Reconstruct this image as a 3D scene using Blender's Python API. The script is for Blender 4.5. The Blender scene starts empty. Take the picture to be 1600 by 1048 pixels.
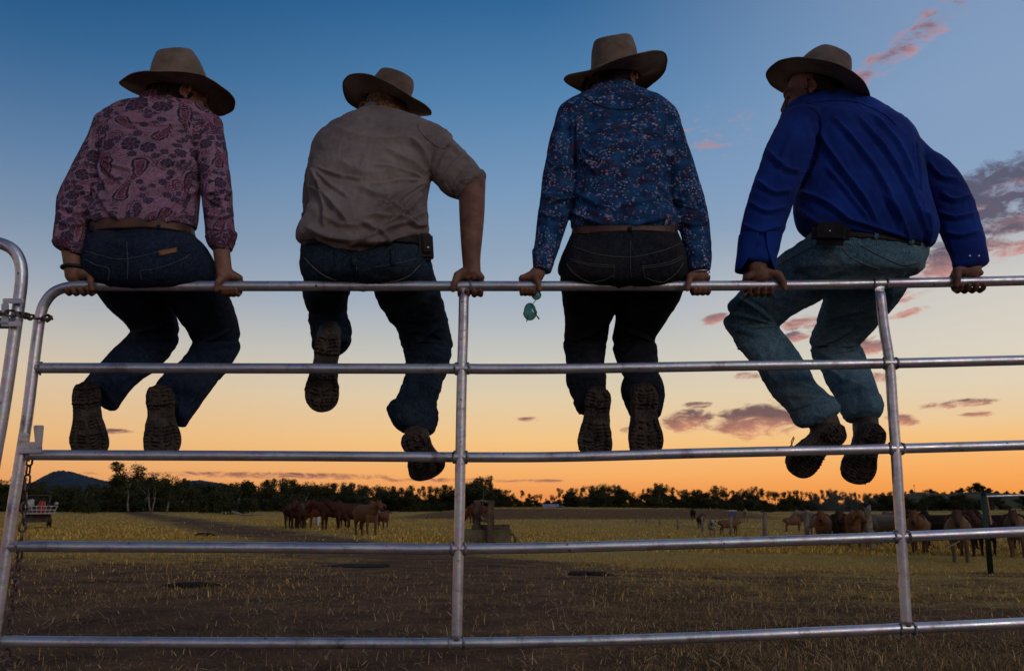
import bpy, bmesh, math, random
import numpy as np
from mathutils import Vector, Matrix, Euler
from mathutils.bvhtree import BVHTree

random.seed(7)
RNG = np.random.default_rng(7)
SC = bpy.context.scene
R = math.radians

# ------------------------------------------------------------------ camera
FPX = 1345.0                      # focal length in photo pixels (1600 wide)
PITCH = R(11.2)
CAM = np.array([0.0, 0.0, 0.85])
CP, SP = math.cos(PITCH), math.sin(PITCH)
cam_d = bpy.data.cameras.new("camera")
cam = bpy.data.objects.new("camera", cam_d)
SC.collection.objects.link(cam)
cam.location = CAM
cam.rotation_euler = (R(90) + PITCH, 0, 0)
cam_d.sensor_fit = 'HORIZONTAL'
cam_d.sensor_width = 36.0
cam_d.lens = 36.0 * FPX / 1600.0
cam_d.clip_start = 0.05
cam_d.clip_end = 20000
cam_d.dof.use_dof = True
cam_d.dof.focus_distance = 3.1
cam_d.dof.aperture_fstop = 9.0
SC.camera = cam

# ------------------------------------------------------------------ exposure
SC.view_settings.view_transform = 'Standard'
SC.view_settings.look = 'None'
SC.view_settings.exposure = 0.0
SC.view_settings.gamma = 1.0
SC.render.engine = 'CYCLES'
SC.cycles.use_denoising = True
SC.cycles.max_bounces = 6
SC.cycles.transparent_max_bounces = 6

def lin(c):
    """sRGB 0-255 -> linear"""
    o = []
    for v in c[:3]:
        v = v / 255.0
        o.append(v / 12.92 if v <= 0.04045 else ((v + 0.055) / 1.055) ** 2.4)
    return (o[0], o[1], o[2], 1.0)

# ------------------------------------------------------------------ node helper
class NT:
    def __init__(s, tree):
        s.t = tree; s.n = tree.nodes; s.l = tree.links
    def new(s, typ, **kw):
        nd = s.n.new(typ)
        for k, v in kw.items():
            if k.startswith('i_'):
                nd.inputs[k[2:].replace('_', ' ')].default_value = v
            else:
                setattr(nd, k, v)
        return nd
    def link(s, a, b): s.l.new(a, b)
    def put(s, sock, v):
        if isinstance(v, bpy.types.NodeSocket): s.l.new(v, sock)
        elif v is not None: sock.default_value = v
    def math(s, op, a, b=None, c=None, clamp=False):
        nd = s.n.new('ShaderNodeMath'); nd.operation = op; nd.use_clamp = clamp
        s.put(nd.inputs[0], a)
        if b is not None: s.put(nd.inputs[1], b)
        if c is not None: s.put(nd.inputs[2], c)
        return nd.outputs[0]
    def vmath(s, op, a, b=None, scale=None):
        nd = s.n.new('ShaderNodeVectorMath'); nd.operation = op
        s.put(nd.inputs[0], a)
        if b is not None: s.put(nd.inputs[1], b)
        if scale is not None: s.put(nd.inputs['Scale'], scale)
        return nd.outputs['Value'] if op in ('DOT_PRODUCT', 'LENGTH', 'DISTANCE') else nd.outputs[0]
    def mix(s, fac, a, b, mode='MIX'):
        nd = s.n.new('ShaderNodeMix'); nd.data_type = 'RGBA'; nd.blend_type = mode
        s.put(nd.inputs[0], fac); s.put(nd.inputs[6], a); s.put(nd.inputs[7], b)
        return nd.outputs[2]
    def maprange(s, v, a, b, c=0.0, d=1.0, smooth=False):
        nd = s.n.new('ShaderNodeMapRange')
        if smooth: nd.interpolation_type = 'SMOOTHSTEP'
        s.put(nd.inputs[0], v)
        for i, q in enumerate((a, b, c, d)): s.put(nd.inputs[i + 1], q)
        return nd.outputs[0]
    def ramp(s, v, stops, interp='LINEAR'):
        nd = s.n.new('ShaderNodeValToRGB'); cr = nd.color_ramp; cr.interpolation = interp
        while len(cr.elements) < len(stops): cr.elements.new(0.5)
        for e, (p, c) in zip(cr.elements, stops):
            e.position = p; e.color = c if len(c) == 4 else (*c, 1)
        s.put(nd.inputs[0], v)
        return nd.outputs[0]
    def noise(s, vec, scale, detail=4, rough=0.55, dist=0.0, dim='3D'):
        nd = s.n.new('ShaderNodeTexNoise'); nd.noise_dimensions = dim
        if vec is not None: s.put(nd.inputs['Vector'], vec)
        nd.inputs['Scale'].default_value = scale; nd.inputs['Detail'].default_value = detail
        nd.inputs['Roughness'].default_value = rough; nd.inputs['Distortion'].default_value = dist
        return nd.outputs[0]

# ------------------------------------------------------------------ dusk sky
def DIR(px, py):
    a = (px - 800.0) / FPX; b = (524.0 - py) / FPX
    v = np.array([a, CP - b * SP, SP + b * CP])
    return v / np.linalg.norm(v)

world = bpy.data.worlds.new("World"); SC.world = world
world.use_nodes = True
n = NT(world.node_tree); n.n.clear()
tc = n.new('ShaderNodeTexCoord')
sep = n.new('ShaderNodeSeparateXYZ'); n.link(tc.outputs['Generated'], sep.inputs[0])
X, Y, Z = sep.outputs
el = n.math('ARCSINE', Z)                                # elevation, radians
az = n.math('ARCTAN2', X, Y)                             # 0 = north (+Y), + to the right
# afterglow gradient (towards the sunset)
GLOW = [(-2, (226,128,60)), (0.5, (236,145,78)), (2.0, (246,174,102)), (4.2, (244,196,132)), (7.1, (224,204,170)), (9.7, (200,198,188)),
        (13.1, (168,179,192)), (16.5, (144,164,186)), (20.7, (120,152,187)), (26.7, (82,129,173)), (32.5, (48,101,150)), (42, (20,42,66)), (90, (10,16,24))]
def ramp_el(stops, lo=-2.0, hi=90.0):
    f = n.math('MULTIPLY_ADD', el, 180 / math.pi, -lo)
    f = n.math('POWER', n.math('DIVIDE', f, hi - lo, clamp=True), 0.5)
    return n.ramp(f, [(((e - lo) / (hi - lo)) ** 0.5, lin(c)) for e, c in stops])
glow = ramp_el(GLOW)
BACK = [(-2, (84,72,66)), (0, (120,104,98)), (4, (204,180,168)), (11, (206,186,186)), (19, (130,126,144)),
        (32, (56,66,92)), (50, (24,34,52)), (90, (10,16,24))]
back = ramp_el(BACK)
fb = n.maprange(Y, -0.35, 0.55, 0, 1, smooth=True)
sky = n.mix(fb, back, glow)
# deeper and bluer away from the glow on the left, paler on the right
lft = n.maprange(az, -0.62, 0.05, 1, 0, smooth=True)
hiel = n.maprange(el, R(8), R(30), 0, 1)
sky = n.mix(n.math('MULTIPLY', lft, n.math('MULTIPLY', hiel, 0.70)), sky, lin((0,68,118)))
rgt = n.maprange(az, 0.0, 0.60, 0, 1, smooth=True)
hie2 = n.maprange(el, R(14), R(24), 0, 1)
sky = n.mix(n.math('MULTIPLY', rgt, n.math('MULTIPLY', hie2, 0.60)), sky, lin((150,170,200)))
low = n.maprange(el, R(0), R(16), 1, 0, smooth=True)
frontonly = n.maprange(Y, 0.2, 0.6, 0, 1)
sky = n.mix(n.math('MULTIPLY', n.math('MULTIPLY', lft, low), n.math('MULTIPLY', frontonly, 0.36)), sky, lin((200,150,116)))
midlow = n.math('MULTIPLY', rgt, n.maprange(el, R(-1), R(5), 1, 0))
sky = n.mix(n.math('MULTIPLY', midlow, n.math('MULTIPLY', frontonly, 0.55)), sky, lin((255,160,58)))
cmid = n.math('MULTIPLY', rgt, n.math('MULTIPLY', n.maprange(el, R(4), R(9), 0, 1), n.maprange(el, R(18), R(13), 0, 1)))
sky = n.mix(n.math('MULTIPLY', cmid, n.math('MULTIPLY', frontonly, 0.60)), sky, lin((228,216,198)))

# clouds: ellipses of broken vapour fixed in sky direction
def azel(px, py):
    d = DIR(px, py); return math.atan2(d[0], d[1]), math.asin(d[2])
CLOUDS = [  # px, py, half width, half height (photo px), tilt deg, weight, darkness
    (1185, 657, 62, 26, 0, 1.0, .75), (1075, 657, 42, 17, 5, .95, .65), (1090, 632, 24, 5, 0, .9, .75),
    (1572, 290, 88, 36, 12, .95, .95), (1540, 330, 85, 28, -5, .85, .75), (1585, 345, 70, 22, 10, .85, .8), (1490, 405, 75, 26, 14, .92, .65),
    (1560, 395, 70, 14, 12, .8, .15), (1415, 72, 110, 22, 28, .64, .12), (1445, 56, 70, 12, 28, .60, .40),
    (1255, 505, 40, 11, 0, .80, .35), (1355, 542, 30, 15, 0, .9, .5), (1245, 525, 28, 8, 10, .85, .6),
    (1420, 488, 30, 6, 10, .75, .1), (1115, 498, 22, 8, 12, .85, .4), (1165, 587, 26, 6, 0, .75, .5), (1500, 630, 52, 6, 2, .85, .6), (1530, 647, 24, 5, 0, .75, .3), (1412, 655, 26, 9, -8, .80, .4),
    (1385, 470, 60, 10, 10, .6, .05), (1450, 440, 70, 8, 3, .6, .05), (829, 655, 20, 4, 0, .75, .55), (985, 672, 18, 6, 0, .7, .6), (182, 674, 20, 4, 0, .85, .75), (1365, 590, 34, 8, 0, .7, .3),
    (400, 742, 190, 5, 0, .85, .6), (520, 745, 80, 5, 0, .85, .6), (700, 750, 110, 4, 0, .72, .6), (830, 751, 60, 3, 0, .78, .5), (1090, 210, 90, 50, 0, .42, .0),
]
cv = n.new('ShaderNodeCombineXYZ'); n.link(az, cv.inputs[0]); n.link(n.math('MULTIPLY', el, 2.6), cv.inputs[1])
cn = n.noise(cv.outputs[0], 30, 9, 0.68, 0.5)
cn2 = n.noise(cv.outputs[0], 11, 3, 0.5, 0.2)
mask = None; dark = None
for (px, py, hw, hh, tilt, wgt, drk) in CLOUDS:
    a0, e0 = azel(px, py)
    ca = math.cos(e0)
    dx = n.math('MULTIPLY', n.math('SUBTRACT', az, a0), ca)
    dy = n.math('SUBTRACT', el, e0)
    c_, s_ = math.cos(R(tilt)), math.sin(R(tilt))
    u = n.math('ADD', n.math('MULTIPLY', dx, c_), n.math('MULTIPLY', dy, s_))
    v = n.math('SUBTRACT', n.math('MULTIPLY', dy, c_), n.math('MULTIPLY', dx, s_))
    u = n.math('DIVIDE', u, hw / FPX); v = n.math('DIVIDE', v, hh / FPX)
    r2 = n.math('ADD', n.math('MULTIPLY', u, u), n.math('MULTIPLY', v, v))
    m = n.math('MULTIPLY', n.maprange(r2, 0.0, 2.2, 1, 0, smooth=True), wgt)
    dk = n.math('MULTIPLY', n.maprange(v, -0.9, 0.5, 0.0, 1.0), n.math('MULTIPLY', n.maprange(r2, 1.4, 3.4, 1, 0), drk))
    mask = m if mask is None else n.math('MAXIMUM', mask, m)
    dark = dk if dark is None else n.math('MAXIMUM', dark, dk)
dens = n.math('ADD', mask, n.math('MULTIPLY', n.math('SUBTRACT', cn, 0.5), 2.3))
dens = n.maprange(dens, 0.40, 0.95, 0, 1, smooth=True)
dens = n.math('MULTIPLY', dens, n.maprange(mask, 0.02, 0.15, 0, 1))
dens = n.math('MULTIPLY', dens, 0.92)
darkn = n.math('ADD', n.math('MULTIPLY', dark, 1.35), n.math('MULTIPLY', n.math('SUBTRACT', cn, 0.5), 1.7), clamp=True)
pink = n.mix(n.maprange(el, R(3), R(20), 0, 1), lin((214,140,110)), lin((204,148,148)))
grey = n.mix(n.maprange(el, R(3), R(20), 0, 1), lin((104,72,78)), lin((86,84,104)))
ccol = n.mix(darkn, pink, grey)
sky = n.mix(dens, sky, ccol)
# ground half of the world (never seen, the terrain covers it)
sky = n.mix(n.maprange(el, R(-1.2), R(-2.5), 0, 1), sky, lin((40,32,26)))
bg = n.new('ShaderNodeBackground'); n.link(sky, bg.inputs[0]); bg.inputs[1].default_value = 1.0
wo = n.new('ShaderNodeOutputWorld'); n.link(bg.outputs[0], wo.inputs[0])

# added fill lamp, weak and wide, standing in for pale sky behind the viewer
sky_fill_d = bpy.data.lights.new("sky_fill", 'SUN'); sky_fill_d.energy = 0.52; sky_fill_d.angle = R(20); sky_fill_d.color = (1.0, 0.86, 0.78)
sky_fill = bpy.data.objects.new("sky_fill", sky_fill_d); SC.collection.objects.link(sky_fill)
sky_fill.rotation_euler = (R(66), 0, R(34))       # shines forward and down, from behind and right of the camera

# ------------------------------------------------------------------ mesh helpers
def link(o, parent=None):
    SC.collection.objects.link(o)
    if parent is not None: o.parent = parent
    return o
def mesh_of(name, verts, faces, smooth=True):
    me = bpy.data.meshes.new(name)
    me.from_pydata([tuple(map(float, v)) for v in verts], [], [tuple(map(int, f)) for f in faces])
    if smooth: me.polygons.foreach_set('use_smooth', [True] * len(me.polygons))
    me.update(); return me
def obj(name, me, mat=None, parent=None):
    o = bpy.data.objects.new(name, me)
    if mat is not None:
        if len(me.materials) == 0: me.materials.append(mat)
    return link(o, parent)
def tag(o, label=None, cat=None, group=None, kind=None):
    if label: o['label'] = label
    if cat: o['category'] = cat
    if group: o['group'] = group
    if kind: o['kind'] = kind
    return o
def empty(name, loc=(0, 0, 0), rz=0):
    o = bpy.data.objects.new(name, None); link(o); o.location = loc; o.rotation_euler.z = rz
    o.empty_display_size = 0.1
    return o

class MB:
    """collects shapes into one mesh"""
    def __init__(s): s.v = []; s.f = []
    def add(s, vf):
        b = len(s.v); s.v.extend([tuple(map(float, p)) for p in vf[0]]); s.f.extend([tuple(i + b for i in f) for f in vf[1]]); return s
    def build(s, name, mat, parent=None, smooth=True):
        return obj(name, mesh_of(name, s.v, s.f, smooth), mat, parent)

def frame(t, up=(0, 0, 1)):
    t = Vector(t).normalized(); u = Vector(up)
    if abs(t.dot(u)) > 0.95: u = Vector((0, 1, 0))
    x = t.cross(u).normalized(); y = x.cross(t).normalized()
    return x, y
def tube(pts, rads, n_=12, dome=True, flat=None, closed=False):
    """round loft through 3-D points (metres); flat=(axis, factor) squashes it"""
    pts = [Vector(p) for p in pts]
    if not hasattr(rads, '__len__'): rads = [rads] * len(pts)
    rads = list(rads)
    N = len(pts)
    if dome and not closed:
        t0 = (pts[0] - pts[1]).normalized(); t1 = (pts[-1] - pts[-2]).normalized()
        pts = [pts[0] + t0 * rads[0] * .8, pts[0] + t0 * rads[0] * .5] + pts + [pts[-1] + t1 * rads[-1] * .5, pts[-1] + t1 * rads[-1] * .8]
        rads = [rads[0] * .45, rads[0] * .84] + rads + [rads[-1] * .84, rads[-1] * .45]
    N = len(pts); V = []; F = []
    x = None
    for i, p in enumerate(pts):
        a = pts[i - 1] if (i > 0 or closed) else pts[i]; b = pts[(i + 1) % N] if (i < N - 1 or closed) else pts[i]
        t = (b - a)
        t = t.normalized() if t.length > 1e-9 else Vector((0, 0, 1))
        if x is None: x, y = frame(t)
        else:
            x = (x - t * x.dot(t))
            x = x.normalized() if x.length > 1e-6 else frame(t)[0]
            y = t.cross(x).normalized()
        for k in range(n_):
            an = 2 * math.pi * k / n_
            q = x * math.cos(an) * rads[i] + y * math.sin(an) * rads[i]
            if flat is not None:
                ax = Vector(flat[0]); q = q - ax * q.dot(ax) * (1 - flat[1])
            V.append(p + q)
    rr = N if closed else N - 1
    for i in range(rr):
        for k in range(n_):
            a = i * n_ + k; b = i * n_ + (k + 1) % n_; j = (i + 1) % N
            F.append((a, b, j * n_ + (k + 1) % n_, j * n_ + k))
    if not closed:
        F.append(tuple(range(n_ - 1, -1, -1))); F.append(tuple(range((N - 1) * n_, N * n_)))
    return V, F
def ell(c, r, rot=None, n1=20, n2=12):
    V = []; F = []
    M = rot if rot is not None else Matrix.Identity(3)
    for i in range(1, n2):
        th = math.pi * i / n2
        for k in range(n1):
            ph = 2 * math.pi * k / n1
            V.append(Vector(c) + M @ Vector((r[0] * math.sin(th) * math.cos(ph), r[1] * math.sin(th) * math.sin(ph), r[2] * math.cos(th))))
    for i in range(n2 - 2):
        for k in range(n1):
            a = i * n1 + k; b = i * n1 + (k + 1) % n1
            F.append((a, a + n1, b + n1, b))
    V.append(Vector(c) + M @ Vector((0, 0, r[2]))); V.append(Vector(c) + M @ Vector((0, 0, -r[2])))
    t, bt = len(V) - 2, len(V) - 1
    for k in range(n1):
        F.append((t, k, (k + 1) % n1)); q = (n2 - 2) * n1
        F.append((bt, q + (k + 1) % n1, q + k))
    return V, F
def box(c, s, rot=None, taper=1.0):
    M = rot if rot is not None else Matrix.Identity(3)
    V = []
    for z in (-1, 1):
        k = taper if z > 0 else 1.0
        for x, y in ((-1, -1), (1, -1), (1, 1), (-1, 1)):
            V.append(Vector(c) + M @ Vector((x * s[0] / 2 * k, y * s[1] / 2 * k, z * s[2] / 2)))
    return V, [(3, 2, 1, 0), (4, 5, 6, 7), (0, 1, 5, 4), (1, 2, 6, 5), (2, 3, 7, 6), (3, 0, 4, 7)]
def bevel_mesh(me, w=0.004, seg=2):
    bm = bmesh.new(); bm.from_mesh(me)
    bmesh.ops.bevel(bm, geom=[e for e in bm.edges if e.calc_face_angle(0) > 0.5], offset=w, segments=seg, affect='EDGES', clamp_overlap=True)
    bm.to_mesh(me); bm.free(); me.update(); return me

# ------------------------------------------------------------------ photo ray helpers (layout measured on the gate plane)
G0, G1 = 3.0, 0.035
def PG(px, py, off=0.0):
    a = (px - 800.0) / FPX; b = (524.0 - py) / FPX
    d = np.array([a, CP - b * SP, SP + b * CP])
    t = (G0 + off) / (d[1] - G1 * d[0])
    return CAM + d * t
def PY(px, py, y):
    a = (px - 800.0) / FPX; b = (524.0 - py) / FPX
    d = np.array([a, CP - b * SP, SP + b * CP])
    return CAM + d * (y / d[1])
def to_px(co):
    v = co - CAM
    x = v[:, 0]; zf = v[:, 1] * CP + v[:, 2] * SP; yu = -v[:, 1] * SP + v[:, 2] * CP
    return np.stack([800 + FPX * x / zf, 524 - FPX * yu / zf], 1)

def catmull(A, m):
    """A: (N,k) control rows -> resampled rows, m per span"""
    A = np.asarray(A, float); N = len(A); out = []
    for i in range(N - 1):
        p0 = A[max(i - 1, 0)]; p1 = A[i]; p2 = A[i + 1]; p3 = A[min(i + 2, N - 1)]
        for j in range(m):
            t = j / m
            out.append(0.5 * ((2 * p1) + (-p0 + p2) * t + (2 * p0 - 5 * p1 + 4 * p2 - p3) * t * t + (-p0 + 3 * p1 - 3 * p2 + p3) * t ** 3))
    out.append(A[-1]); return np.array(out)

class Loft:
    """stations (x1,y1,x2,y2,offset from gate plane,half depth)"""
    def __init__(s, st, n_=36, e=2.0, m=5, endcap=1.0, startcap=1.0):
        A = catmull(st, m)
        s.c = []; s.u = []; s.v = []
        for r in A:
            a = PG(r[0], r[1], r[4]); b = PG(r[2], r[3], r[4])
            s.c.append((a + b) / 2); s.u.append((b - a) / 2)
        s.c = np.array(s.c); s.u = np.array(s.u)
        T = np.gradient(s.c, axis=0)
        T /= np.linalg.norm(T, axis=1)[:, None] + 1e-9
        # smooth tangents
        for _ in range(3):
            T[1:-1] = (T[:-2] + T[1:-1] * 2 + T[2:]) / 4
        T /= np.linalg.norm(T, axis=1)[:, None] + 1e-9
        s.v = np.cross(s.u, T); s.v /= np.linalg.norm(s.v, axis=1)[:, None] + 1e-9
        s.dr = np.maximum(A[:, 5], 0.004)
        s.hw = np.linalg.norm(s.u, axis=1)
        s.v = s.v * s.dr[:, None]
        s.s = np.concatenate([[0], np.cumsum(np.linalg.norm(np.diff(s.c, axis=0), axis=1))])
        an = np.linspace(0, 2 * np.pi, n_, endpoint=False)
        ca = np.sign(np.cos(an)) * np.abs(np.cos(an)) ** (2 / e); sa = np.sign(np.sin(an)) * np.abs(np.sin(an)) ** (2 / e)
        V = s.c[:, None, :] + ca[None, :, None] * s.u[:, None, :] + sa[None, :, None] * s.v[:, None, :]
        N = len(s.c)
        V0 = V.reshape(-1, 3)
        # domed ends
        def cap(i, sg):
            t = T[i] * sg; k = min(s.dr[i], s.hw[i]) * (endcap if sg > 0 else startcap)
            return [s.c[i] + t * k * q + (V[i] - s.c[i]) * w for q, w in ((.22, .86), (.36, .6), (.42, .3))]
        c1 = cap(N - 1, 1); c0 = cap(0, -1)
        rows = [c0[2], c0[1], c0[0]] + [V[i] for i in range(N)] + [c1[0], c1[1], c1[2]]
        s.verts = np.concatenate(rows); M = len(rows); F = []
        for i in range(M - 1):
            for k in range(n_):
                a = i * n_ + k; b = i * n_ + (k + 1) % n_
                F.append((a, b, b + n_, a + n_))
        F.append(tuple(range(n_ - 1, -1, -1))); F.append(tuple(range((M - 1) * n_, M * n_)))
        s.faces = F
    def vf(s): return s.verts, s.faces

def remesh(shapes, voxel=0.006, smooth=6, sfac=0.5):
    """union of closed shapes as one smooth skin -> (co, mesh)"""
    mb = MB()
    for sh in shapes: mb.add(sh.vf() if isinstance(sh, Loft) else sh)
    me = mesh_of('tmp', mb.v, mb.f)
    bm = bmesh.new(); bm.from_mesh(me); bmesh.ops.recalc_face_normals(bm, faces=bm.faces); bm.to_mesh(me); bm.free()
    o = bpy.data.objects.new('tmp', me); SC.collection.objects.link(o)
    md = o.modifiers.new('r', 'REMESH'); md.mode = 'VOXEL'; md.voxel_size = voxel; md.adaptivity = 0.0
    if smooth:
        m2 = o.modifiers.new('s', 'SMOOTH'); m2.factor = sfac; m2.iterations = smooth
    dg = bpy.context.evaluated_depsgraph_get(); dg.update()
    out = bpy.data.meshes.new_from_object(o.evaluated_get(dg))
    bpy.data.objects.remove(o, do_unlink=True); bpy.data.meshes.remove(me)
    out.materials.clear()
    out.polygons.foreach_set('use_smooth', [True] * len(out.polygons))
    return out
def get_co(me):
    a = np.empty(len(me.vertices) * 3, np.float32); me.vertices.foreach_get('co', a); return a.reshape(-1, 3).astype(float)
def set_co(me, co):
    me.vertices.foreach_set('co', co.astype(np.float32).ravel()); me.update()
def get_no(me):
    a = np.empty(len(me.vertices) * 3, np.float32); me.vertices.foreach_get('normal', a); return a.reshape(-1, 3).astype(float)
_LAT = RNG.random((32, 32, 32))
def vnoise(p):
    i = np.floor(p).astype(int); f = p - i; f = f * f * (3 - 2 * f)
    def L(a, b, c): return _LAT[(i[:, 0] + a) % 32, (i[:, 1] + b) % 32, (i[:, 2] + c) % 32]
    r = 0
    for a in (0, 1):
        for b in (0, 1):
            for c in (0, 1):
                r = r + L(a, b, c) * (f[:, 0] if a else 1 - f[:, 0]) * (f[:, 1] if b else 1 - f[:, 1]) * (f[:, 2] if c else 1 - f[:, 2])
    return r
def fbm(p, o=3):
    s = 0; a = 0.5; t = 0
    for k in range(o):
        s = s + a * vnoise(p * 2 ** k + 11.3 * k); t += a; a *= 0.5
    return s / t
def seg_dist(q, a, b):
    ab = b - a; t = np.clip(((q - a) @ ab) / (ab @ ab + 1e-9), 0, 1)
    d = q - (a + t[:, None] * ab)
    sg = np.sign(ab[0] * d[:, 1] - ab[1] * d[:, 0])
    return np.linalg.norm(d, axis=1), t, sg
def fold(me, folds, noise_amp=0.0, noise_scale=14.0, stretch=(1, 1, 1), seed=0.0):
    """cloth folds: folds = [(pts in photo px, half width px, height m)] on the camera side + crumple noise all round"""
    co = get_co(me); no = get_no(me)
    disp = np.zeros(len(co))
    if noise_amp:
        p = co * noise_scale * np.array(stretch) + seed
        w = np.stack([vnoise(p * .7 + 5), vnoise(p * .7 + 9), vnoise(p * .7 + 15)], 1) - .5
        q = vnoise(p + w * 1.6); rid = 1 - np.abs(2 * q - 1) * 2.0
        q2 = vnoise(p * 2.1 + w * 2.2 + 3); rid2 = 1 - np.abs(2 * q2 - 1) * 2.0
        q3 = vnoise(p * 4.3 + w * 3.0 + 8); rid3 = 1 - np.abs(2 * q3 - 1) * 2.0
        disp += noise_amp * (np.maximum(rid, -0.6) * .62 + .34 * np.maximum(rid2, -.6) + .16 * np.maximum(rid3, -.6) - .45)
    if folds:
        view = (CAM - co); view /= np.linalg.norm(view, axis=1)[:, None]
        facing = np.clip((no * view).sum(1) * 3, 0, 1)
        P2 = to_px(co)
        for pts, w, h in folds:
            pts = np.array(pts, float)
            lo = pts.min(0) - 3 * w; hi = pts.max(0) + 3 * w
            idx = np.where((P2[:, 0] > lo[0]) & (P2[:, 0] < hi[0]) & (P2[:, 1] > lo[1]) & (P2[:, 1] < hi[1]))[0]
            if len(idx) == 0: continue
            if len(pts) > 2: pts = catmull(pts, 4)
            best = np.full(len(idx), 1e9); along = np.zeros(len(idx)); sgn = np.zeros(len(idx)); nn = len(pts) - 1
            for k in range(nn):
                d, t, sg = seg_dist(P2[idx], pts[k], pts[k + 1])
                m = d < best; best[m] = d[m]; along[m] = (k + t[m]) / nn; sgn[m] = sg[m]
            x = best / w * sgn
            prof = np.exp(-np.abs(x) ** 1.35 * 1.6) * 1.15 - 0.45 * np.exp(-(x - 1.5) ** 2 * 1.4)
            env = np.clip(np.minimum(along, 1 - along) * 5 + .15, 0, 1)
            disp[idx] += h * prof * env * facing[idx]
    set_co(me, co + no * disp[:, None])
def add_pat(me, lofts, name='pat'):
    """cloth coordinates (round, along, piece) in metres from the nearest loft"""
    co = get_co(me); best = np.full(len(co), 1e9); out = np.zeros((len(co), 3))
    for li, L in enumerate(lofts):
        for c0 in range(0, len(co), 20000):
            q = co[c0:c0 + 20000]
            d = ((q[:, None, :] - L.c[None]) ** 2).sum(2); j = d.argmin(1)
            rel = q - L.c[j]
            a = (rel * L.u[j]).sum(1) / L.hw[j] ** 2; b = (rel * L.v[j]).sum(1) / L.dr[j] ** 2
            rho = np.sqrt(a * a + b * b); rr = np.minimum(L.hw[j], L.dr[j])
            key = np.abs(rho - 1) * rr + (0.02 if li == 0 else 0)
            T = np.cross(L.v[j], L.u[j]); T /= np.linalg.norm(T, axis=1)[:, None] + 1e-9
            al = L.s[j] - (rel * T).sum(1) * 0 + 0
            # refine along using neighbouring ring direction
            j2 = np.clip(j + 1, 0, len(L.c) - 1); j1 = np.clip(j - 1, 0, len(L.c) - 1)
            tt = L.c[j2] - L.c[j1]; tt /= np.linalg.norm(tt, axis=1)[:, None] + 1e-9
            al = L.s[j] + (rel * tt).sum(1)
            ang = np.arctan2(b, -a)        # 0 at one side, seam hidden
            u = ang * (L.hw.mean() + L.dr.mean()) / 2
            m = key < best[c0:c0 + 20000]; ii = np.where(m)[0] + c0
            best[ii] = key[m]; out[ii, 0] = u[m]; out[ii, 1] = al[m]; out[ii, 2] = li * 0.37
    at = me.attributes.new(name, 'FLOAT_VECTOR', 'POINT'); at.data.foreach_set('vector', out.astype(np.float32).ravel())
    return out
def set_col(me, col, name='col'):
    at = me.attributes.new(name, 'FLOAT_COLOR', 'POINT')
    c = np.ones((len(me.vertices), 4), np.float32); c[:, :3] = col; at.data.foreach_set('color', c.ravel())
def bvh(me):
    return BVHTree.FromPolygons([v.co.copy() for v in me.vertices], [tuple(p.vertices) for p in me.polygons])
def cast(tree, px, py, lift=0.0, fallback=0.0):
    a = (px - 800.0) / FPX; b = (524.0 - py) / FPX
    d = Vector((a, CP - b * SP, SP + b * CP)).normalized()
    loc, nor, idx, dist = tree.ray_cast(Vector(CAM), d)
    if loc is None: return None, None
    if nor.dot(d) > 0: nor = -nor
    return loc + nor * lift, nor
def ribbon(tree, pts, wpx, lift=0.0015, thick=0.0015, m=6):
    """a strip of cloth/thread lying on the surface seen at these photo points"""
    A = catmull(np.array(pts, float), m); T = np.gradient(A, axis=0); T /= np.linalg.norm(T, axis=1)[:, None] + 1e-9
    Nn = np.stack([-T[:, 1], T[:, 0]], 1); rows = []
    for p, q in zip(A, Nn):
        r = []
        for s_ in (-1, 1):
            loc, nor = cast(tree, p[0] + q[0] * s_ * wpx / 2, p[1] + q[1] * s_ * wpx / 2, 0)
            if loc is None: r = None; break
            r.append((loc, nor))
        if r and (not rows or (r[0][0] - rows[-1][0][0]).length < 0.06): rows.append(r)
    V = []; F = []
    if len(rows) < 2: return V, F
    for (l0, n0), (l1, n1) in rows:
        V += [l0 + n0 * lift * .2, l0 + n0 * (lift + thick), l1 + n1 * (lift + thick), l1 + n1 * lift * .2]
    for i in range(len(rows) - 1):
        for k in range(4):
            a = i * 4 + k; b = i * 4 + (k + 1) % 4; F.append((a, b, b + 4, a + 4))
    F.append((3, 2, 1, 0)); e = (len(rows) - 1) * 4; F.append((e, e + 1, e + 2, e + 3))
    return V, F
def patch(tree, poly, lift=0.002, thick=0.003, n_=12):
    """four-cornered patch (photo px corners TL,TR,BR,BL) wrapped on the surface"""
    p = [np.array(q, float) for q in poly]; V = []; F = []; top = {}; k0 = 0
    for i in range(n_ + 1):
        for j in range(n_ + 1):
            a, b = i / n_, j / n_
            q = (p[0] * (1 - a) + p[1] * a) * (1 - b) + (p[3] * (1 - a) + p[2] * a) * b
            loc, nor = cast(tree, q[0], q[1], lift + thick)
            if loc is None: return [], []
            V.append(loc); top[(i, j)] = nor
    N1 = n_ + 1
    base = len(V)
    for i in range(N1):
        for j in range(N1): V.append(V[i * N1 + j] - top[(i, j)] * (thick + lift * .8))
    for i in range(n_):
        for j in range(n_):
            a = i * N1 + j; F.append((a, a + 1, a + N1 + 1, a + N1)); F.append((base + a + N1, base + a + N1 + 1, base + a + 1, base + a))
    ring = [(i, 0) for i in range(n_)] + [(n_, j) for j in range(n_)] + [(i, n_) for i in range(n_, 0, -1)] + [(0, j) for j in range(n_, 0, -1)]
    for q in range(len(ring)):
        a = ring[q][0] * N1 + ring[q][1]; b = ring[(q + 1) % len(ring)][0] * N1 + ring[(q + 1) % len(ring)][1]
        F.append((a, b, base + b, base + a))
    return V, F
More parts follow.
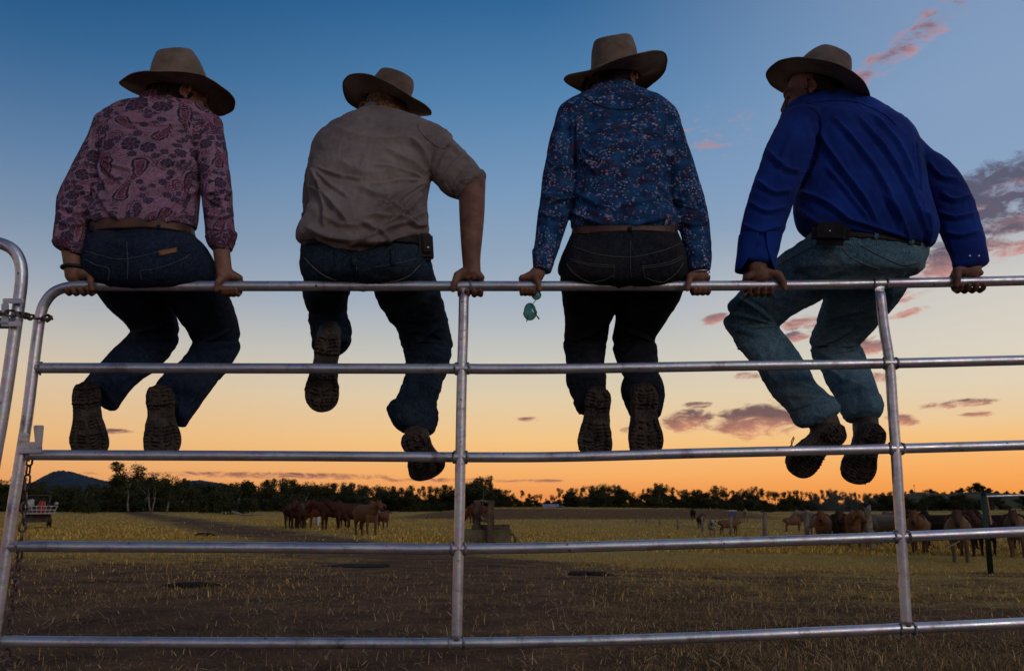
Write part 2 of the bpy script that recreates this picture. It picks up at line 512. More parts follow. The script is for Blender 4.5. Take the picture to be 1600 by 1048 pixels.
# ------------------------------------------------------------------ materials
def newmat(name):
    m = bpy.data.materials.new(name); m.use_nodes = True
    t = NT(m.node_tree); b = t.n['Principled BSDF']; return m, t, b
def bump(t, b, h, strength=0.3, dist=0.01):
    bn = t.new('ShaderNodeBump'); bn.inputs['Strength'].default_value = strength; bn.inputs['Distance'].default_value = dist
    t.link(h, bn.inputs['Height']); t.link(bn.outputs[0], b.inputs['Normal']); return bn
def coords(t, kind='Object'): return t.new('ShaderNodeTexCoord').outputs[kind]
def attr(t, name, out='Color'):
    a = t.new('ShaderNodeAttribute'); a.attribute_name = name; return a.outputs[out]
MATS = {}
def simple(name, c1, c2, scale=8, rough=0.8, metal=0.0, bs=0.2, bscale=None, spec=0.3, detail=5, bd=0.01, contrast=(0.35, 0.65)):
    m, t, b = newmat(name); co = coords(t)
    f = t.maprange(t.noise(co, scale, detail), contrast[0], contrast[1])
    t.link(t.mix(f, (*c1, 1), (*c2, 1)), b.inputs['Base Color'])
    b.inputs['Roughness'].default_value = rough; b.inputs['Metallic'].default_value = metal
    b.inputs['Specular IOR Level'].default_value = spec
    if bs: bump(t, b, t.noise(co, bscale or scale * 4, 5), bs, bd)
    MATS[name] = m; return m

def galvanised():
    m, t, b = newmat('galvanised_steel'); co = coords(t)
    sp = t.noise(co, 3.0, 6, 0.6)
    st = t.noise(t.vmath('MULTIPLY', co, (14, 14, 60)), 1.0, 4)
    vor = t.new('ShaderNodeTexVoronoi'); vor.inputs['Scale'].default_value = 55; t.link(co, vor.inputs['Vector'])
    spang = t.maprange(t.new('ShaderNodeSeparateXYZ').outputs[0], 0, 1) if False else vor.outputs['Color']
    base = t.mix(t.maprange(sp, .3, .7), (.40, .41, .46, 1), (.66, .66, .70, 1))
    base = t.mix(0.12, base, spang, 'OVERLAY')
    dirt = t.maprange(t.noise(co, 9, 8, 0.7), .56, .70)
    base = t.mix(t.math('MULTIPLY', dirt, .75), base, (.085, .06, .055, 1))
    pits = t.maprange(t.noise(co, 60, 2, 0.5), .70, .76)
    base = t.mix(pits, base, (.03, .02, .02, 1))
    t.link(base, b.inputs['Base Color'])
    t.link(t.maprange(st, .3, .7, .30, .50), b.inputs['Roughness'])
    b.inputs['Metallic'].default_value = 0.82
    bump(t, b, t.math('ADD', t.noise(co, 90, 4), t.math('MULTIPLY', st, .5)), 0.25, 0.002)
    return m
GALV = galvanised()
WELD = simple('welded_joint', (.02, .018, .02), (.35, .34, .36), 60, .55, .5, .6, 160, .4, bd=.003)

def felt(name, c, stain=None):
    m, t, b = newmat(name); co = coords(t)
    f = t.noise(co, 9, 6, .6)
    col = t.mix(t.maprange(f, .35, .65), (c[0] * .50, c[1] * .47, c[2] * .45, 1), (*c, 1))
    col = t.mix(t.maprange(t.noise(co, 45, 6, .75), .55, .75, 0, .4), col, (c[0] * 1.5, c[1] * 1.5, c[2] * 1.5, 1))
    s = t.maprange(t.noise(co, 16, 5, .65), .58, .72)
    col = t.mix(t.math('MULTIPLY', s, .45), col, (.045, .032, .024, 1))
    if stain is not None:
        d = t.vmath('DISTANCE', co, stain[0])
        d = t.math('ADD', d, t.math('MULTIPLY', t.math('SUBTRACT', t.noise(co, 40, 6, .7), .5), stain[1] * 1.3))
        col = t.mix(t.maprange(d, stain[1] * .8, stain[1] * 1.05, .92, 0), col, (.02, .014, .010, 1))
    t.link(col, b.inputs['Base Color']); b.inputs['Roughness'].default_value = .92
    b.inputs['Specular IOR Level'].default_value = .15
    b.inputs['Sheen Weight'].default_value = .12
    bump(t, b, t.noise(co, 380, 3, .6), .18, .002)
    return m
def denim(name, c, hi, worn=.35):
    m, t, b = newmat(name); co = coords(t)
    f = t.noise(co, 7, 6, .6); g = t.noise(co, 60, 4, .7)
    col = t.mix(t.maprange(f, .42, .66, 0, worn), (*c, 1), (*hi, 1))
    col = t.mix(t.maprange(g, .48, .72, 0, .6), col, (*hi, 1))
    sp = t.noise(t.vmath('MULTIPLY', co, (1, 1, .35)), 420, 2, .7)
    col = t.mix(t.maprange(sp, .5, .68, 0, .55), col, tuple(v * 1.7 for v in hi) + (1,))
    col = t.mix(t.maprange(t.noise(co, 3.5, 5, .65), .54, .68, 0, .5), col, (.035, .028, .022, 1))
    t.link(col, b.inputs['Base Color']); b.inputs['Roughness'].default_value = .93
    b.inputs['Specular IOR Level'].default_value = .12
    w = t.new('ShaderNodeTexWave'); w.bands_direction = 'DIAGONAL'; w.inputs['Scale'].default_value = 260; w.inputs['Distortion'].default_value = 1
    t.link(co, w.inputs['Vector'])
    bump(t, b, t.math('ADD', t.math('MULTIPLY', w.outputs['Fac'], .3), t.math('MULTIPLY', t.noise(co, 26, 6, .65, .6), 1.6)), .42, .007)
    return m
def plaincloth(name, c, c2, bs=.25):
    m, t, b = newmat(name); co = coords(t)
    f = t.noise(co, 5, 6, .6)
    col = t.mix(t.maprange(f, .35, .68), (*c, 1), (*c2, 1))
    t.link(col, b.inputs['Base Color']); b.inputs['Roughness'].default_value = .88
    b.inputs['Specular IOR Level'].default_value = .15; b.inputs['Sheen Weight'].default_value = .05
    h = t.math('ADD', t.noise(t.vmath('MULTIPLY', co, (1, 1, .45)), 26, 5, .6, .6), t.math('MULTIPLY', t.noise(co, 300, 2), .15))
    bump(t, b, h, bs, .006)
    return m
def paisley_mat():
    m, t, b = newmat('paisley_cotton'); co = coords(t)
    c = attr(t, 'col'); g = t.noise(co, 420, 2)
    col = t.mix(t.maprange(g, .3, .7, .0, .3), c, t.mix(.5, c, (.02, .015, .03, 1)))
    t.link(col, b.inputs['Base Color']); b.inputs['Roughness'].default_value = .88; b.inputs['Specular IOR Level'].default_value = .15
    bump(t, b, t.noise(co, 24, 5, .6, .5), .22, .006)
    return m
def floral_mat():
    m, t, b = newmat('blue_floral_cotton'); co = coords(t)
    p = attr(t, 'pat', 'Vector')
    n1 = t.noise(p, 22, 4, .6); n2 = t.noise(t.vmath('ADD', p, (3, 7, 1)), 16, 4, .6); n3 = t.noise(t.vmath('ADD', p, (9, 2, 5)), 18, 4, .6)
    base = t.mix(t.maprange(n1, .38, .64), (.004, .022, .07, 1), (.012, .075, .20, 1))
    base = t.mix(t.maprange(n2, .50, .66, 0, .8), base, (.020, .010, .030, 1))
    base = t.mix(t.maprange(n3, .60, .72, 0, .5), base, (.015, .09, .12, 1))
    wob = t.vmath('ADD', p, t.vmath('SCALE', t.vmath('SUBTRACT', t.new('ShaderNodeTexNoise', i_Scale=90.0).outputs[1], (.5, .5, .5)), scale=.003))
    def layer(base, scale, r, off, palette, mlo, mhi, msc):
        v = t.new('ShaderNodeTexVoronoi'); v.inputs['Scale'].default_value = scale; v.inputs['Randomness'].default_value = .9
        q = t.vmath('ADD', wob, off); t.link(q, v.inputs['Vector'])
        s = t.new('ShaderNodeSeparateColor'); t.link(v.outputs['Color'], s.inputs[0])
        col = t.ramp(s.outputs[0], palette, 'CONSTANT')
        rad = t.maprange(s.outputs[1], 0, 1, r * .55, r)
        dot = t.math('LESS_THAN', v.outputs['Distance'], rad)
        cl = t.maprange(t.noise(t.vmath('ADD', p, off), msc, 3, .55), mlo, mhi)
        on = t.math('LESS_THAN', s.outputs[2], cl)
        return t.mix(t.math('MULTIPLY', dot, on), base, col)
    base = layer(base, 70, .46, (5, 1, 2), [(0, (.05, .012, .02)), (.4, (.09, .02, .03)), (.7, (.02, .05, .16)), (.9, (.06, .015, .05))], .42, .60, 20)
    base = layer(base, 92, .46, (0, 0, 0), [(0, (.10, .14, .26)), (.3, (.18, .19, .30)), (.5, (.07, .15, .33)), (.68, (.30, .24, .33)), (.85, (.22, .12, .19))], .47, .62, 17)
    base = layer(base, 130, .45, (2, 4, 8), [(0, (.16, .19, .33)), (.35, (.30, .19, .26)), (.6, (.10, .20, .36)), (.8, (.34, .31, .38))], .48, .64, 22)
    t.link(base, b.inputs['Base Color']); b.inputs['Roughness'].default_value = .85; b.inputs['Specular IOR Level'].default_value = .15
    bump(t, b, t.noise(co, 24, 5, .6, .5), .2, .006)
    return m
SKIN = simple('tanned_skin', (.15, .068, .042), (.24, .115, .072), 22, .6, 0, .25, 220, .35, bd=.002)
SKIN_DARK = simple('weathered_skin', (.115, .050, .032), (.20, .092, .060), 22, .62, 0, .4, 150, .35, bd=.003)
HAIR_DK = simple('dark_hair', (.010, .006, .005), (.025, .014, .010), 60, .6, 0, .8, 220, .3)
HAIR_RED = simple('ginger_hair', (.05, .022, .008), (.22, .10, .03), 90, .55, 0, .8, 220, .3)
LEATHER_TAN = simple('tan_leather', (.040, .016, .008), (.095, .042, .018), 16, .55, 0, .4, 90, .4, bd=.003)
LEATHER_BR = simple('brown_leather', (.050, .018, .014), (.085, .032, .024), 16, .5, 0, .35, 90, .4, bd=.003)
LEATHER_BK = simple('black_leather', (.005, .0045, .0045), (.014, .012, .011), 16, .6, 0, .35, 90, .2, bd=.003)
BRASS = simple('worn_metal', (.45, .38, .30), (.65, .58, .5), 20, .35, .9, .1, 60)
BLACKBAND = simple('black_rubber', (.008, .008, .008), (.02, .018, .018), 20, .6, 0, .1, 60)
THREAD = simple('stitching_thread', (.10, .085, .075), (.20, .17, .15), 90, .9, 0, 0)
THREAD_DK = simple('dark_stitching_thread', (.045, .05, .06), (.10, .10, .11), 90, .9, 0, 0)
PATCHM = simple('leather_patch', (.16, .07, .03), (.28, .13, .06), 90, .7, 0, .2, 90)
def bootmats():
    m, t, b = newmat('boot_leather'); co = coords(t)
    f = t.noise(co, 14, 6, .65)
    col = t.mix(t.maprange(f, .35, .7), (.014, .009, .007, 1), (.060, .038, .025, 1))
    col = t.mix(t.maprange(t.noise(co, 45, 5, .7), .55, .72, 0, .6), col, (.14, .10, .07, 1))
    t.link(col, b.inputs['Base Color']); b.inputs['Roughness'].default_value = .7
    bump(t, b, t.noise(co, 50, 6, .65), .5, .006)
    m2, t, b = newmat('boot_rubber'); co = coords(t)
    f = t.noise(co, 26, 7, .7)
    col = t.mix(t.maprange(f, .38, .66), (.012, .009, .007, 1), (.085, .060, .043, 1))
    t.link(col, b.inputs['Base Color']); b.inputs['Roughness'].default_value = .85
    v = t.new('ShaderNodeTexVoronoi'); v.feature = 'DISTANCE_TO_EDGE'; v.inputs['Scale'].default_value = 75; t.link(co, v.inputs['Vector'])
    h = t.math('ADD', t.math('MULTIPLY', t.maprange(v.outputs['Distance'], 0, .25), .6), t.math('MULTIPLY', t.noise(co, 130, 5, .7), .9))
    bump(t, b, h, .8, .008)
    return m, m2
BOOT, SOLE = bootmats()
PAISLEY = paisley_mat(); FLORAL = floral_mat()
KHAKI = plaincloth('khaki_drill', (.125, .10, .095), (.23, .195, .18), .5)
BLUE = plaincloth('royal_blue_cotton', (.002, .012, .11), (.006, .036, .24), .6)
DENIM_NAVY = denim('navy_denim', (.006, .011, .024), (.028, .045, .080))
DENIM_DK = denim('dark_denim', (.006, .007, .011), (.028, .034, .045))
DENIM_MID = denim('mid_denim', (.007, .015, .028), (.035, .058, .082))
DENIM_FADE = denim('faded_denim', (.028, .085, .13), (.15, .235, .275), .65)
# ------------------------------------------------------------------ terrain
def sst(x, a, b):
    t = np.clip((np.asarray(x, float) - a) / (b - a), 0, 1); return t * t * (3 - 2 * t)
def hgt(x, y):
    x = np.asarray(x, float); y = np.asarray(y, float)
    z = -.008 * np.clip(y, 0, 36)
    z = z - .46 * sst(x, -10, 10) * sst(y, 8, 24) * (1 - sst(y, 55, 78))
    z = z + .85 * sst(y, 78, 86) * sst(x, -14, -3) * (1 - sst(x, 20, 28))
    p = np.stack([x.ravel() * .25, y.ravel() * .25, np.zeros(x.size)], 1)
    z = z + ((fbm(p + 40, 3) - .5) * .16).reshape(x.shape) * (.35 + .65 * sst(y, 4, 20))
    return z
def h1(x, y): return float(hgt(np.array([x]), np.array([y]))[0])
def sinhgrid(a, b, n_, k, c=0):
    t = np.linspace(np.arcsinh((a - c) / k), np.arcsinh((b - c) / k), n_); return c + np.sinh(t) * k
gx = sinhgrid(-5000, 5000, 300, 10); gy = sinhgrid(-400, 9000, 340, 9, 8)
XX, YY = np.meshgrid(gx, gy); ZZ = hgt(XX, YY)
V = np.stack([XX.ravel(), YY.ravel(), ZZ.ravel()], 1); nx, ny = len(gx), len(gy)
F = [(j * nx + i, j * nx + i + 1, (j + 1) * nx + i + 1, (j + 1) * nx + i) for j in range(ny - 1) for i in range(nx - 1)]
def ground_mat():
    m, t, b = newmat('paddock_ground'); g = t.new('ShaderNodeNewGeometry'); co = g.outputs['Position']
    s = t.new('ShaderNodeSeparateXYZ'); t.link(co, s.inputs[0]); px, py = s.outputs[0], s.outputs[1]
    big = t.noise(co, .22, 4, .6, .3); mid = t.noise(co, 1.4, 6, .65); fine = t.noise(co, 14, 6, .7); vf = t.noise(co, 60, 4, .7)
    dirt = t.mix(t.maprange(mid, .35, .65), (.050, .020, .008, 1), (.17, .080, .036, 1))
    dirt = t.mix(t.maprange(vf, .52, .70, 0, .6), dirt, (.16, .11, .075, 1))
    straw = t.mix(t.maprange(fine, .35, .65), (.24, .145, .030, 1), (.50, .32, .075, 1))
    straw = t.mix(t.maprange(mid, .45, .7, 0, .45), straw, (.17, .13, .035, 1))
    # where grass has been trampled off: near the gate, and a track running off to the far left
    near = t.maprange(py, 11.0, 24.0, 0, 1)
    trk = t.math('SUBTRACT', py, t.math('MULTIPLY_ADD', px, -2.1, 15.0))
    trk = t.maprange(t.math('ABSOLUTE', trk), 1.0, 9.5, .18, 1)
    trk = t.math('MAXIMUM', trk, t.maprange(px, -1.0, 2.5, 0, 1))
    gm = t.math('MULTIPLY', near, trk)
    rgt = t.math('MULTIPLY', t.maprange(px, -1.5, 3.0, 0, .45), t.maprange(py, 5, 9, .4, 1))
    gm = t.math('MAXIMUM', gm, rgt)
    gm = t.math('ADD', gm, t.math('MULTIPLY', t.math('SUBTRACT', big, .5), 1.1))
    gm = t.math('ADD', gm, t.math('MULTIPLY', t.math('SUBTRACT', fine, .5), 1.5)); gm = t.math('ADD', gm, t.math('MULTIPLY', t.math('SUBTRACT', mid, .5), 1.2))
    gm = t.maprange(gm, .30, .72, 0, 1, smooth=True)
    bank = t.math('MULTIPLY', t.maprange(py, 76.5, 78, 0, 1), t.maprange(py, 110, 86, 0, 1))
    bank = t.math('MULTIPLY', bank, t.math('MULTIPLY', t.maprange(px, -13, -8, 0, 1), t.maprange(px, 27, 22, 0, 1)))
    gm = t.math('MULTIPLY', gm, t.math('SUBTRACT', 1.0, t.math('MULTIPLY', bank, .85)))
    t.link(t.mix(gm, dirt, straw), b.inputs['Base Color'])
    b.inputs['Roughness'].default_value = .95; b.inputs['Specular IOR Level'].default_value = .1
    bump(t, b, t.math('ADD', t.math('MULTIPLY', fine, .6), t.math('MULTIPLY', mid, 1.4)), .9, .06)
    return m
ground = obj('ground', mesh_of('ground', V, F), ground_mat()); tag(ground, kind='structure')

# hills beyond the plain
def hill(name, pxs, tops, D, depth, mat, seed):
    n1, n2 = 90, 24; V = []; F = []
    for j in range(n2):
        v = j / (n2 - 1); w = math.sin(math.pi * v) ** .9
        for i in range(n1):
            x = np.interp(i / (n1 - 1), [0, 1], [pxs[0], pxs[-1]]); tp = np.interp(x, pxs, tops)
            d = D + (v - .5) * depth; zt = PY(x, tp, D)[2]
            z = -8 + (zt + 8) * w; P_ = PY(x, 788, d)
            V.append((P_[0], d, z + (random.random() - .5) * D * .0012 * w))
    for j in range(n2 - 1):
        for i in range(n1 - 1):
            a = j * n1 + i; F.append((a, a + 1, a + n1 + 1, a + n1))
    o = obj(name, mesh_of(name, V, F), mat); tag(o, kind='structure'); return o
HILLM = simple('haze_tinted_wooded_hillside', (.018, .032, .048), (.035, .052, .066), .02, .95, 0, .6, .05, .1, bd=8)  # blue of distance haze is put into the woodland colour
HILLG = simple('scrubby_hillside', (.028, .034, .014), (.075, .065, .030), .05, .95, 0, .8, .12, .1, bd=2)
hill('far_hill', [20, 50, 75, 90, 110, 135, 165, 200], [770, 752, 738, 735, 738, 745, 752, 770], 3200, 1400, HILLM, 1)
hill('far_hill', [260, 290, 310, 345, 400], [766, 751, 750, 755, 772], 3600, 1400, HILLM, 2)
hill('scrub_hill', [1350, 1400, 1440, 1480, 1530, 1560, 1600, 1640, 1700], [780, 772, 769, 771, 768, 770, 772, 770, 768], 460, 240, HILLG, 3)

# ------------------------------------------------------------------ grass and straw
def grass(name, N, y0, y1, hmin, hmax, wmin, cols, label, seed, powr=1.0, flat=.5, maskf=None, xr=.66):
    rg = np.random.default_rng(seed)
    u = rg.random(N); y = (y0 ** (1 - powr) + u * (y1 ** (1 - powr) - y0 ** (1 - powr))) ** (1 / (1 - powr)) if powr != 1 else y0 * (y1 / y0) ** u
    x = (rg.random(N) * 2 - 1) * (y * xr + .8)
    if maskf is not None:
        k = rg.random(N) < maskf(x, y); x, y = x[k], y[k]
    N = len(x); z = hgt(x, y) - .005
    h = hmin + (hmax - hmin) * rg.random(N) ** 1.8; a = rg.random(N) * 2 * np.pi; lean = rg.random(N) * flat + .1
    w = wmin * (.6 + .8 * rg.random(N)); b = rg.random(N) * 2 * np.pi
    dx, dy = np.cos(a), np.sin(a); wx, wy = np.cos(b) * w, np.sin(b) * w
    P0 = np.stack([x - wx, y - wy, z], 1); P1 = np.stack([x + wx, y + wy, z], 1)
    mx = x + dx * h * lean * .5; my = y + dy * h * lean * .5; mz = z + h * .6 * (1 - lean * .35)
    P2 = np.stack([mx + wx * .7, my + wy * .7, mz], 1); P3 = np.stack([mx - wx * .7, my - wy * .7, mz], 1)
    tx = x + dx * h * lean * 1.3; ty = y + dy * h * lean * 1.3; tz = z + h * (1 - lean * .6)
    P4 = np.stack([tx, ty, tz], 1)
    V = np.stack([P0, P1, P2, P3, P4], 1).reshape(-1, 3)
    me = bpy.data.meshes.new(name); me.vertices.add(N * 5); me.vertices.foreach_set('co', V.astype(np.float32).ravel())
    i = np.arange(N) * 5
    loops = np.stack([i, i + 1, i + 2, i + 3, i + 3, i + 2, i + 4], 1).ravel(); me.loops.add(N * 7); me.loops.foreach_set('vertex_index', loops.astype(np.int32))
    st = np.stack([np.arange(N) * 7, np.arange(N) * 7 + 4], 1).ravel(); me.polygons.add(N * 2); me.polygons.foreach_set('loop_start', st.astype(np.int32))
    me.update(calc_edges=True); me.validate()
    c = np.array(cols)[rg.integers(0, len(cols), N)] * (.6 + .7 * rg.random((N, 1)))
    set_col(me, np.repeat(c, 5, 0))
    o = obj(name, me, GRASSM); tag(o, label, 'grass', kind='stuff'); return o
GRASSM, t, b = newmat('grass_blades'); t.link(attr(t, 'col'), b.inputs['Base Color']); b.inputs['Roughness'].default_value = .85; b.inputs['Specular IOR Level'].default_value = .1
def m_near(x, y):
    p = np.stack([x * .55, y * .55, x * 0], 1); f = fbm(p, 3); s = .12 + .5 * sst(x, -2.5, 2.5)
    return np.clip((f - .44) * 5 + s, .05, 1)
def m_far(x, y):
    trk = np.abs(y - (15 - 2.1 * x)); k = np.maximum(sst(trk, 4, 10), sst(x, -1, 3)) * (.15 + .85 * sst(y, 12, 24))
    p = np.stack([x * .3, y * .3, x * 0], 1); return np.clip(k * (.35 + 1.4 * (fbm(p, 2) - .2)), .02, 1) * (1 - .8 * sst(y, 76, 78) * (1 - sst(y, 95, 110)) * sst(x, -12, -6) * (1 - sst(x, 21, 26)))
STRAW = [(.34, .21, .08), (.24, .14, .07), (.15, .085, .045), (.20, .16, .05), (.12, .13, .035), (.48, .33, .15)]
GOLD = [(.46, .28, .055), (.54, .34, .08), (.36, .23, .045), (.26, .165, .035), (.64, .44, .12)]
grass('dry_grass', 120000, 3.6, 12, .02, .085, .0022, STRAW, 'sparse trampled grass and straw on the bare dirt near the gate', 1, 1.3, 1.2, m_near)
grass('straw_litter', 16000, 3.6, 14, .03, .12, .0022, [(.46, .28, .14), (.34, .20, .10), (.56, .40, .22)], 'loose pale straw scattered over the dirt', 2, 1.3, 2.4)
grass('pasture_grass', 150000, 9, 34, .03, .11, .0045, GOLD + STRAW[:2], 'short golden grass across the middle of the paddock', 3, 1.2, .7, m_far)
grass('pasture_grass', 110000, 28, 130, .06, .22, .018, GOLD, 'golden grass of the far paddock in front of the trees', 4, 1.2, .6, m_far)
# clods and dung pats
CLOD = simple('dark_dung', (.010, .007, .006), (.030, .020, .014), 9, .95, 0, .8, 30, .1)
for k, (px, py, w, hh, lb) in enumerate([(300, 904, .62, .045, 'broad dark dung pat on the dirt right of the end stile'), (320, 832, .75, .12, 'low dark mound of earth on the bare track'), (236, 821, .5, .05, 'thin dark pat at the edge of the golden grass'), (277, 826, .35, .04, 'small dark pat between two larger ones on the track'), (925, 888, .7, .05, 'flat dark patch of dung right of the middle upright'), (560, 876, 1.2, .04, 'long dark patch of turned earth below the cattle')]):
    y = 0.85 * FPX / (py - 788) ; 
    for _ in range(6): y = (0.85 - h1((px - 800) / FPX * y, y)) * FPX / (py - 788) * .985
    x = PY(px, py, y)[0]; V, F = ell((0, 0, 0), (w / 2, w * .42, hh), None, 28, 10); V = np.array([tuple(v) for v in V])
    V *= (1 + (fbm(V * 7 + k, 3) - .5)[:, None] * .7); mb = MB(); mb.add((V, F)); o = mb.build('dung_pat', CLOD); o.location = (x, y, h1(x, y)); tag(o, lb, 'dung pat', 'dark pats on the ground')

# ------------------------------------------------------------------ trees
BARK = simple('pale_gum_bark', (.10, .085, .07), (.24, .21, .18), 3, .9, 0, .5, 8, .2)
def leafmat(name, c1, c2):
    m, t, b = newmat(name); co = coords(t)
    f = t.maprange(t.noise(co, .8, 4, .6), .38, .62); oi = t.new('ShaderNodeObjectInfo').outputs['Random']
    c = t.mix(f, (*c1, 1), (*c2, 1)); c = t.mix(t.math('MULTIPLY', oi, .45), c, (.05, .045, .018, 1))
    t.link(c, b.inputs['Base Color']); b.inputs['Roughness'].default_value = .8; b.inputs['Specular IOR Level'].default_value = .15
    return m
LEAF = leafmat('gum_leaves', (.018, .024, .009), (.055, .062, .022))
LEAF2 = leafmat('dark_scrub_leaves', (.016, .022, .009), (.045, .052, .018))
def tree_meshes(seed, h=10.0, spread=.40, base=.28, n_cl=46, leaf=.30, per=46, crown_r=.10, open_=1.0):
    """tapered trunk, forking limbs and a broken crown of leaf clumps; unit tree of height h"""
    rg = random.Random(seed); tv = MB(); tips = []
    def grow(p, d, L, r, lev):
        pts = [p]; rr = [r]; q = p.copy(); dd = d.copy(); n_ = 4
        for k in range(n_):
            dd = (dd + Vector((rg.gauss(0, .16), rg.gauss(0, .16), rg.gauss(.04, .06)))).normalized(); q = q + dd * L / n_
            pts.append(q.copy()); rr.append(r * (1 - .55 * (k + 1) / n_))
            if lev >= 1: tips.append((q.copy(), lev))
        tv.add(tube(pts, rr, 7 if lev < 2 else 5, dome=False))
        if lev < 3:
            for k in range(rg.choice((2, 3)) + (1 if lev == 0 else 0)):
                a = rg.random() * 2 * math.pi; tilt = rg.uniform(.35, .85)
                nd = (dd * math.cos(tilt) + Vector((math.cos(a), math.sin(a), .15)) * math.sin(tilt)).normalized()
                at = pts[-1] if k else pts[-2]
                grow(at.copy(), nd, L * rg.uniform(.55, .78), rr[-1] * .8, lev + 1)
    for s_ in range(rg.choice((1, 1, 2))):
        grow(Vector((rg.gauss(0, .1), rg.gauss(0, .1), -.3)), Vector((rg.gauss(0, .12), rg.gauss(0, .12), 1)).normalized(), h * base * 1.5, h * .022, 0)
    zs = max(t[0].z for t in tips); k = h * .96 / zs
    xs = max(max(abs(t[0].x), abs(t[0].y)) for t in tips); kx = h * spread / xs
    tv.v = [(v[0] * kx if v[2] > 1 else v[0] * (1 + (kx - 1) * max(0, v[2])), v[1] * kx if v[2] > 1 else v[1] * (1 + (kx - 1) * max(0, v[2])), v[2] * k) for v in tv.v]
    C = [Vector((t[0].x * kx, t[0].y * kx, t[0].z * k)) for t in tips if t[0].z * k > h * base]
    rg.shuffle(C); C = C[:n_cl]; V = []; F = []
    if base < .12:                                       # scrub is leafy down to the grass
        for _ in range(70):
            a = rg.random() * 6.283; q = math.sqrt(rg.random()) * h * spread * .85; C.append(Vector((math.cos(a) * q, math.sin(a) * q, h * rg.uniform(.06, .62))))
    for c in C:
        R_ = h * crown_r * rg.uniform(.55, 1.2)
        for _ in range(int(per * rg.uniform(.6, 1.3))):
            v = Vector((rg.gauss(0, 1), rg.gauss(0, 1), rg.gauss(0, .62))); v = v * (R_ * .62 * rg.random() ** .3 / max(v.length, .2) * 1.3)
            p = c + v; s_ = leaf * rg.uniform(.5, 1.25)
            a = Vector((rg.gauss(0, 1), rg.gauss(0, 1), rg.gauss(0, .8))).normalized(); bb = a.cross(Vector((rg.gauss(0, 1), rg.gauss(0, 1), rg.gauss(0, 1)))).normalized()
            i = len(V); V += [p - a * s_ * .5, p + bb * s_ * .28, p + a * s_ * .5, p - bb * s_ * .28]; F.append((i, i + 1, i + 2, i + 3))
    tm = mesh_of('trunk', tv.v, tv.f); tm.materials.append(BARK)
    cm = mesh_of('crown', V, F, False); return tm, cm
PROTO = []
for k, (sp, ba, nc, lf, per, cr) in enumerate([(.36, .34, 44, .34, 50, .10), (.46, .26, 60, .34, 46, .11), (.30, .40, 34, .30, 50, .09), (.52, .10, 110, .62, 50, .17), (.58, .03, 130, .66, 50, .19), (.42, .22, 70, .36, 50, .12)]):
    tm, cm = tree_meshes(100 + k, 10, sp, ba, nc, lf, per, cr); cm.materials.append(LEAF if k not in (3, 4) else LEAF2); PROTO.append((tm, cm))
def tree(px, top, D, kind, label, group, wide=1.0, name='gum_tree', rz=None):
    x = PY(px, 788, D)[0]; z0 = h1(x, D); zt = PY(px, top, D)[2]; h = max(zt - z0, 1.2); s = h / 10.0
    r = empty(name, (x, D, z0), rz if rz is not None else random.random() * 6.28); r.scale = (s * wide, s * wide, s)
    tag(r, label, 'tree', group)
    tm, cm = PROTO[kind]; a = bpy.data.objects.new('trunk', tm); link(a, r); c = bpy.data.objects.new('crown', cm); link(c, r); return r
PROF_X = [-60, 0, 20, 60, 100, 160, 172, 200, 232, 262, 290, 330, 360, 400, 430, 460, 490, 520, 560, 600, 640, 680, 705, 735, 757, 775, 790, 812, 832, 852, 872, 900, 935, 952, 972, 1000, 1020, 1036, 1060, 1090, 1110, 1135, 1160, 1178, 1200, 1230, 1262, 1290, 1322, 1345, 1372, 1400, 1700]
PROF_Y = [748, 748, 746, 756, 757, 755, 744, 738, 742, 744, 748, 752, 750, 754, 744, 747, 752, 752, 754, 757, 758, 757, 757, 750, 744, 752, 770, 764, 770, 774, 764, 758, 756, 753, 759, 767, 760, 754, 764, 764, 758, 762, 763, 761, 767, 763, 767, 765, 763, 770, 769, 771, 774]
rg = random.Random(5)
G = 'trees along the far side of the paddock'
x = -70
while x < 1420:                                       # skyline trees
    tp = float(np.interp(x, PROF_X, PROF_Y)) + rg.uniform(-3, 4)
    D = rg.uniform(230, 330) if x > 330 else rg.uniform(230, 290)
    tree(x, tp, D, rg.choice((0, 1, 2, 5)), 'dark gum tree with a ragged crown on the distant tree line', G, rg.uniform(.75, 1.25)); x += rg.uniform(8, 13)
x = -60
while x < 1430:                                       # lower dense trees in front of them
    tp = float(np.interp(x, PROF_X, PROF_Y)) + rg.uniform(9, 16)
    tree(x, min(tp, 781), rg.uniform(165, 215), rg.choice((3, 4, 4)), 'low dense dark tree in front of the distant tree line', G, rg.uniform(1.2, 1.7), 'bushy_tree'); x += rg.uniform(10, 16)
for px, tp, D, k, w, lb in [(200, 722, 150, 0, 1.5, 'tallest pale-limbed gum tree with open crown, left of the cattle'), (176, 738, 170, 2, 1.3, 'slim gum tree just left of the tallest gum'), (236, 735, 150, 1, 1.25, 'dark leafy gum tree just right of the tallest gum'), (262, 742, 142, 5, 1.25, 'gum tree with a pale bent trunk, second right of the tallest gum'),
                            (368, 752, 120, 4, 1.1, 'broad dark bushy tree in the grass behind the cattle'), (325, 756, 140, 3, 1.1, 'mid-sized bushy tree between the tall gums and the broad bushy tree'), (133, 758, 130, 4, .8, 'low bushy tree right of the hill and behind the buggy'),
                            (753, 742, 170, 0, .9, 'open gum tree rising behind the timber trough frame'), (1034, 753, 175, 0, .8, 'tall thin gum tree behind the line of fence posts'), (948, 753, 190, 1, 1.0, 'rounded gum tree crown highest in the middle of the tree line'), (1022, 776, 110, 4, 1.5, 'very dark broad bush at the right end of the earth bank')]:
    tree(px, tp, D, k, lb, G, w, 'bushy_tree' if k in (3, 4) else 'gum_tree')
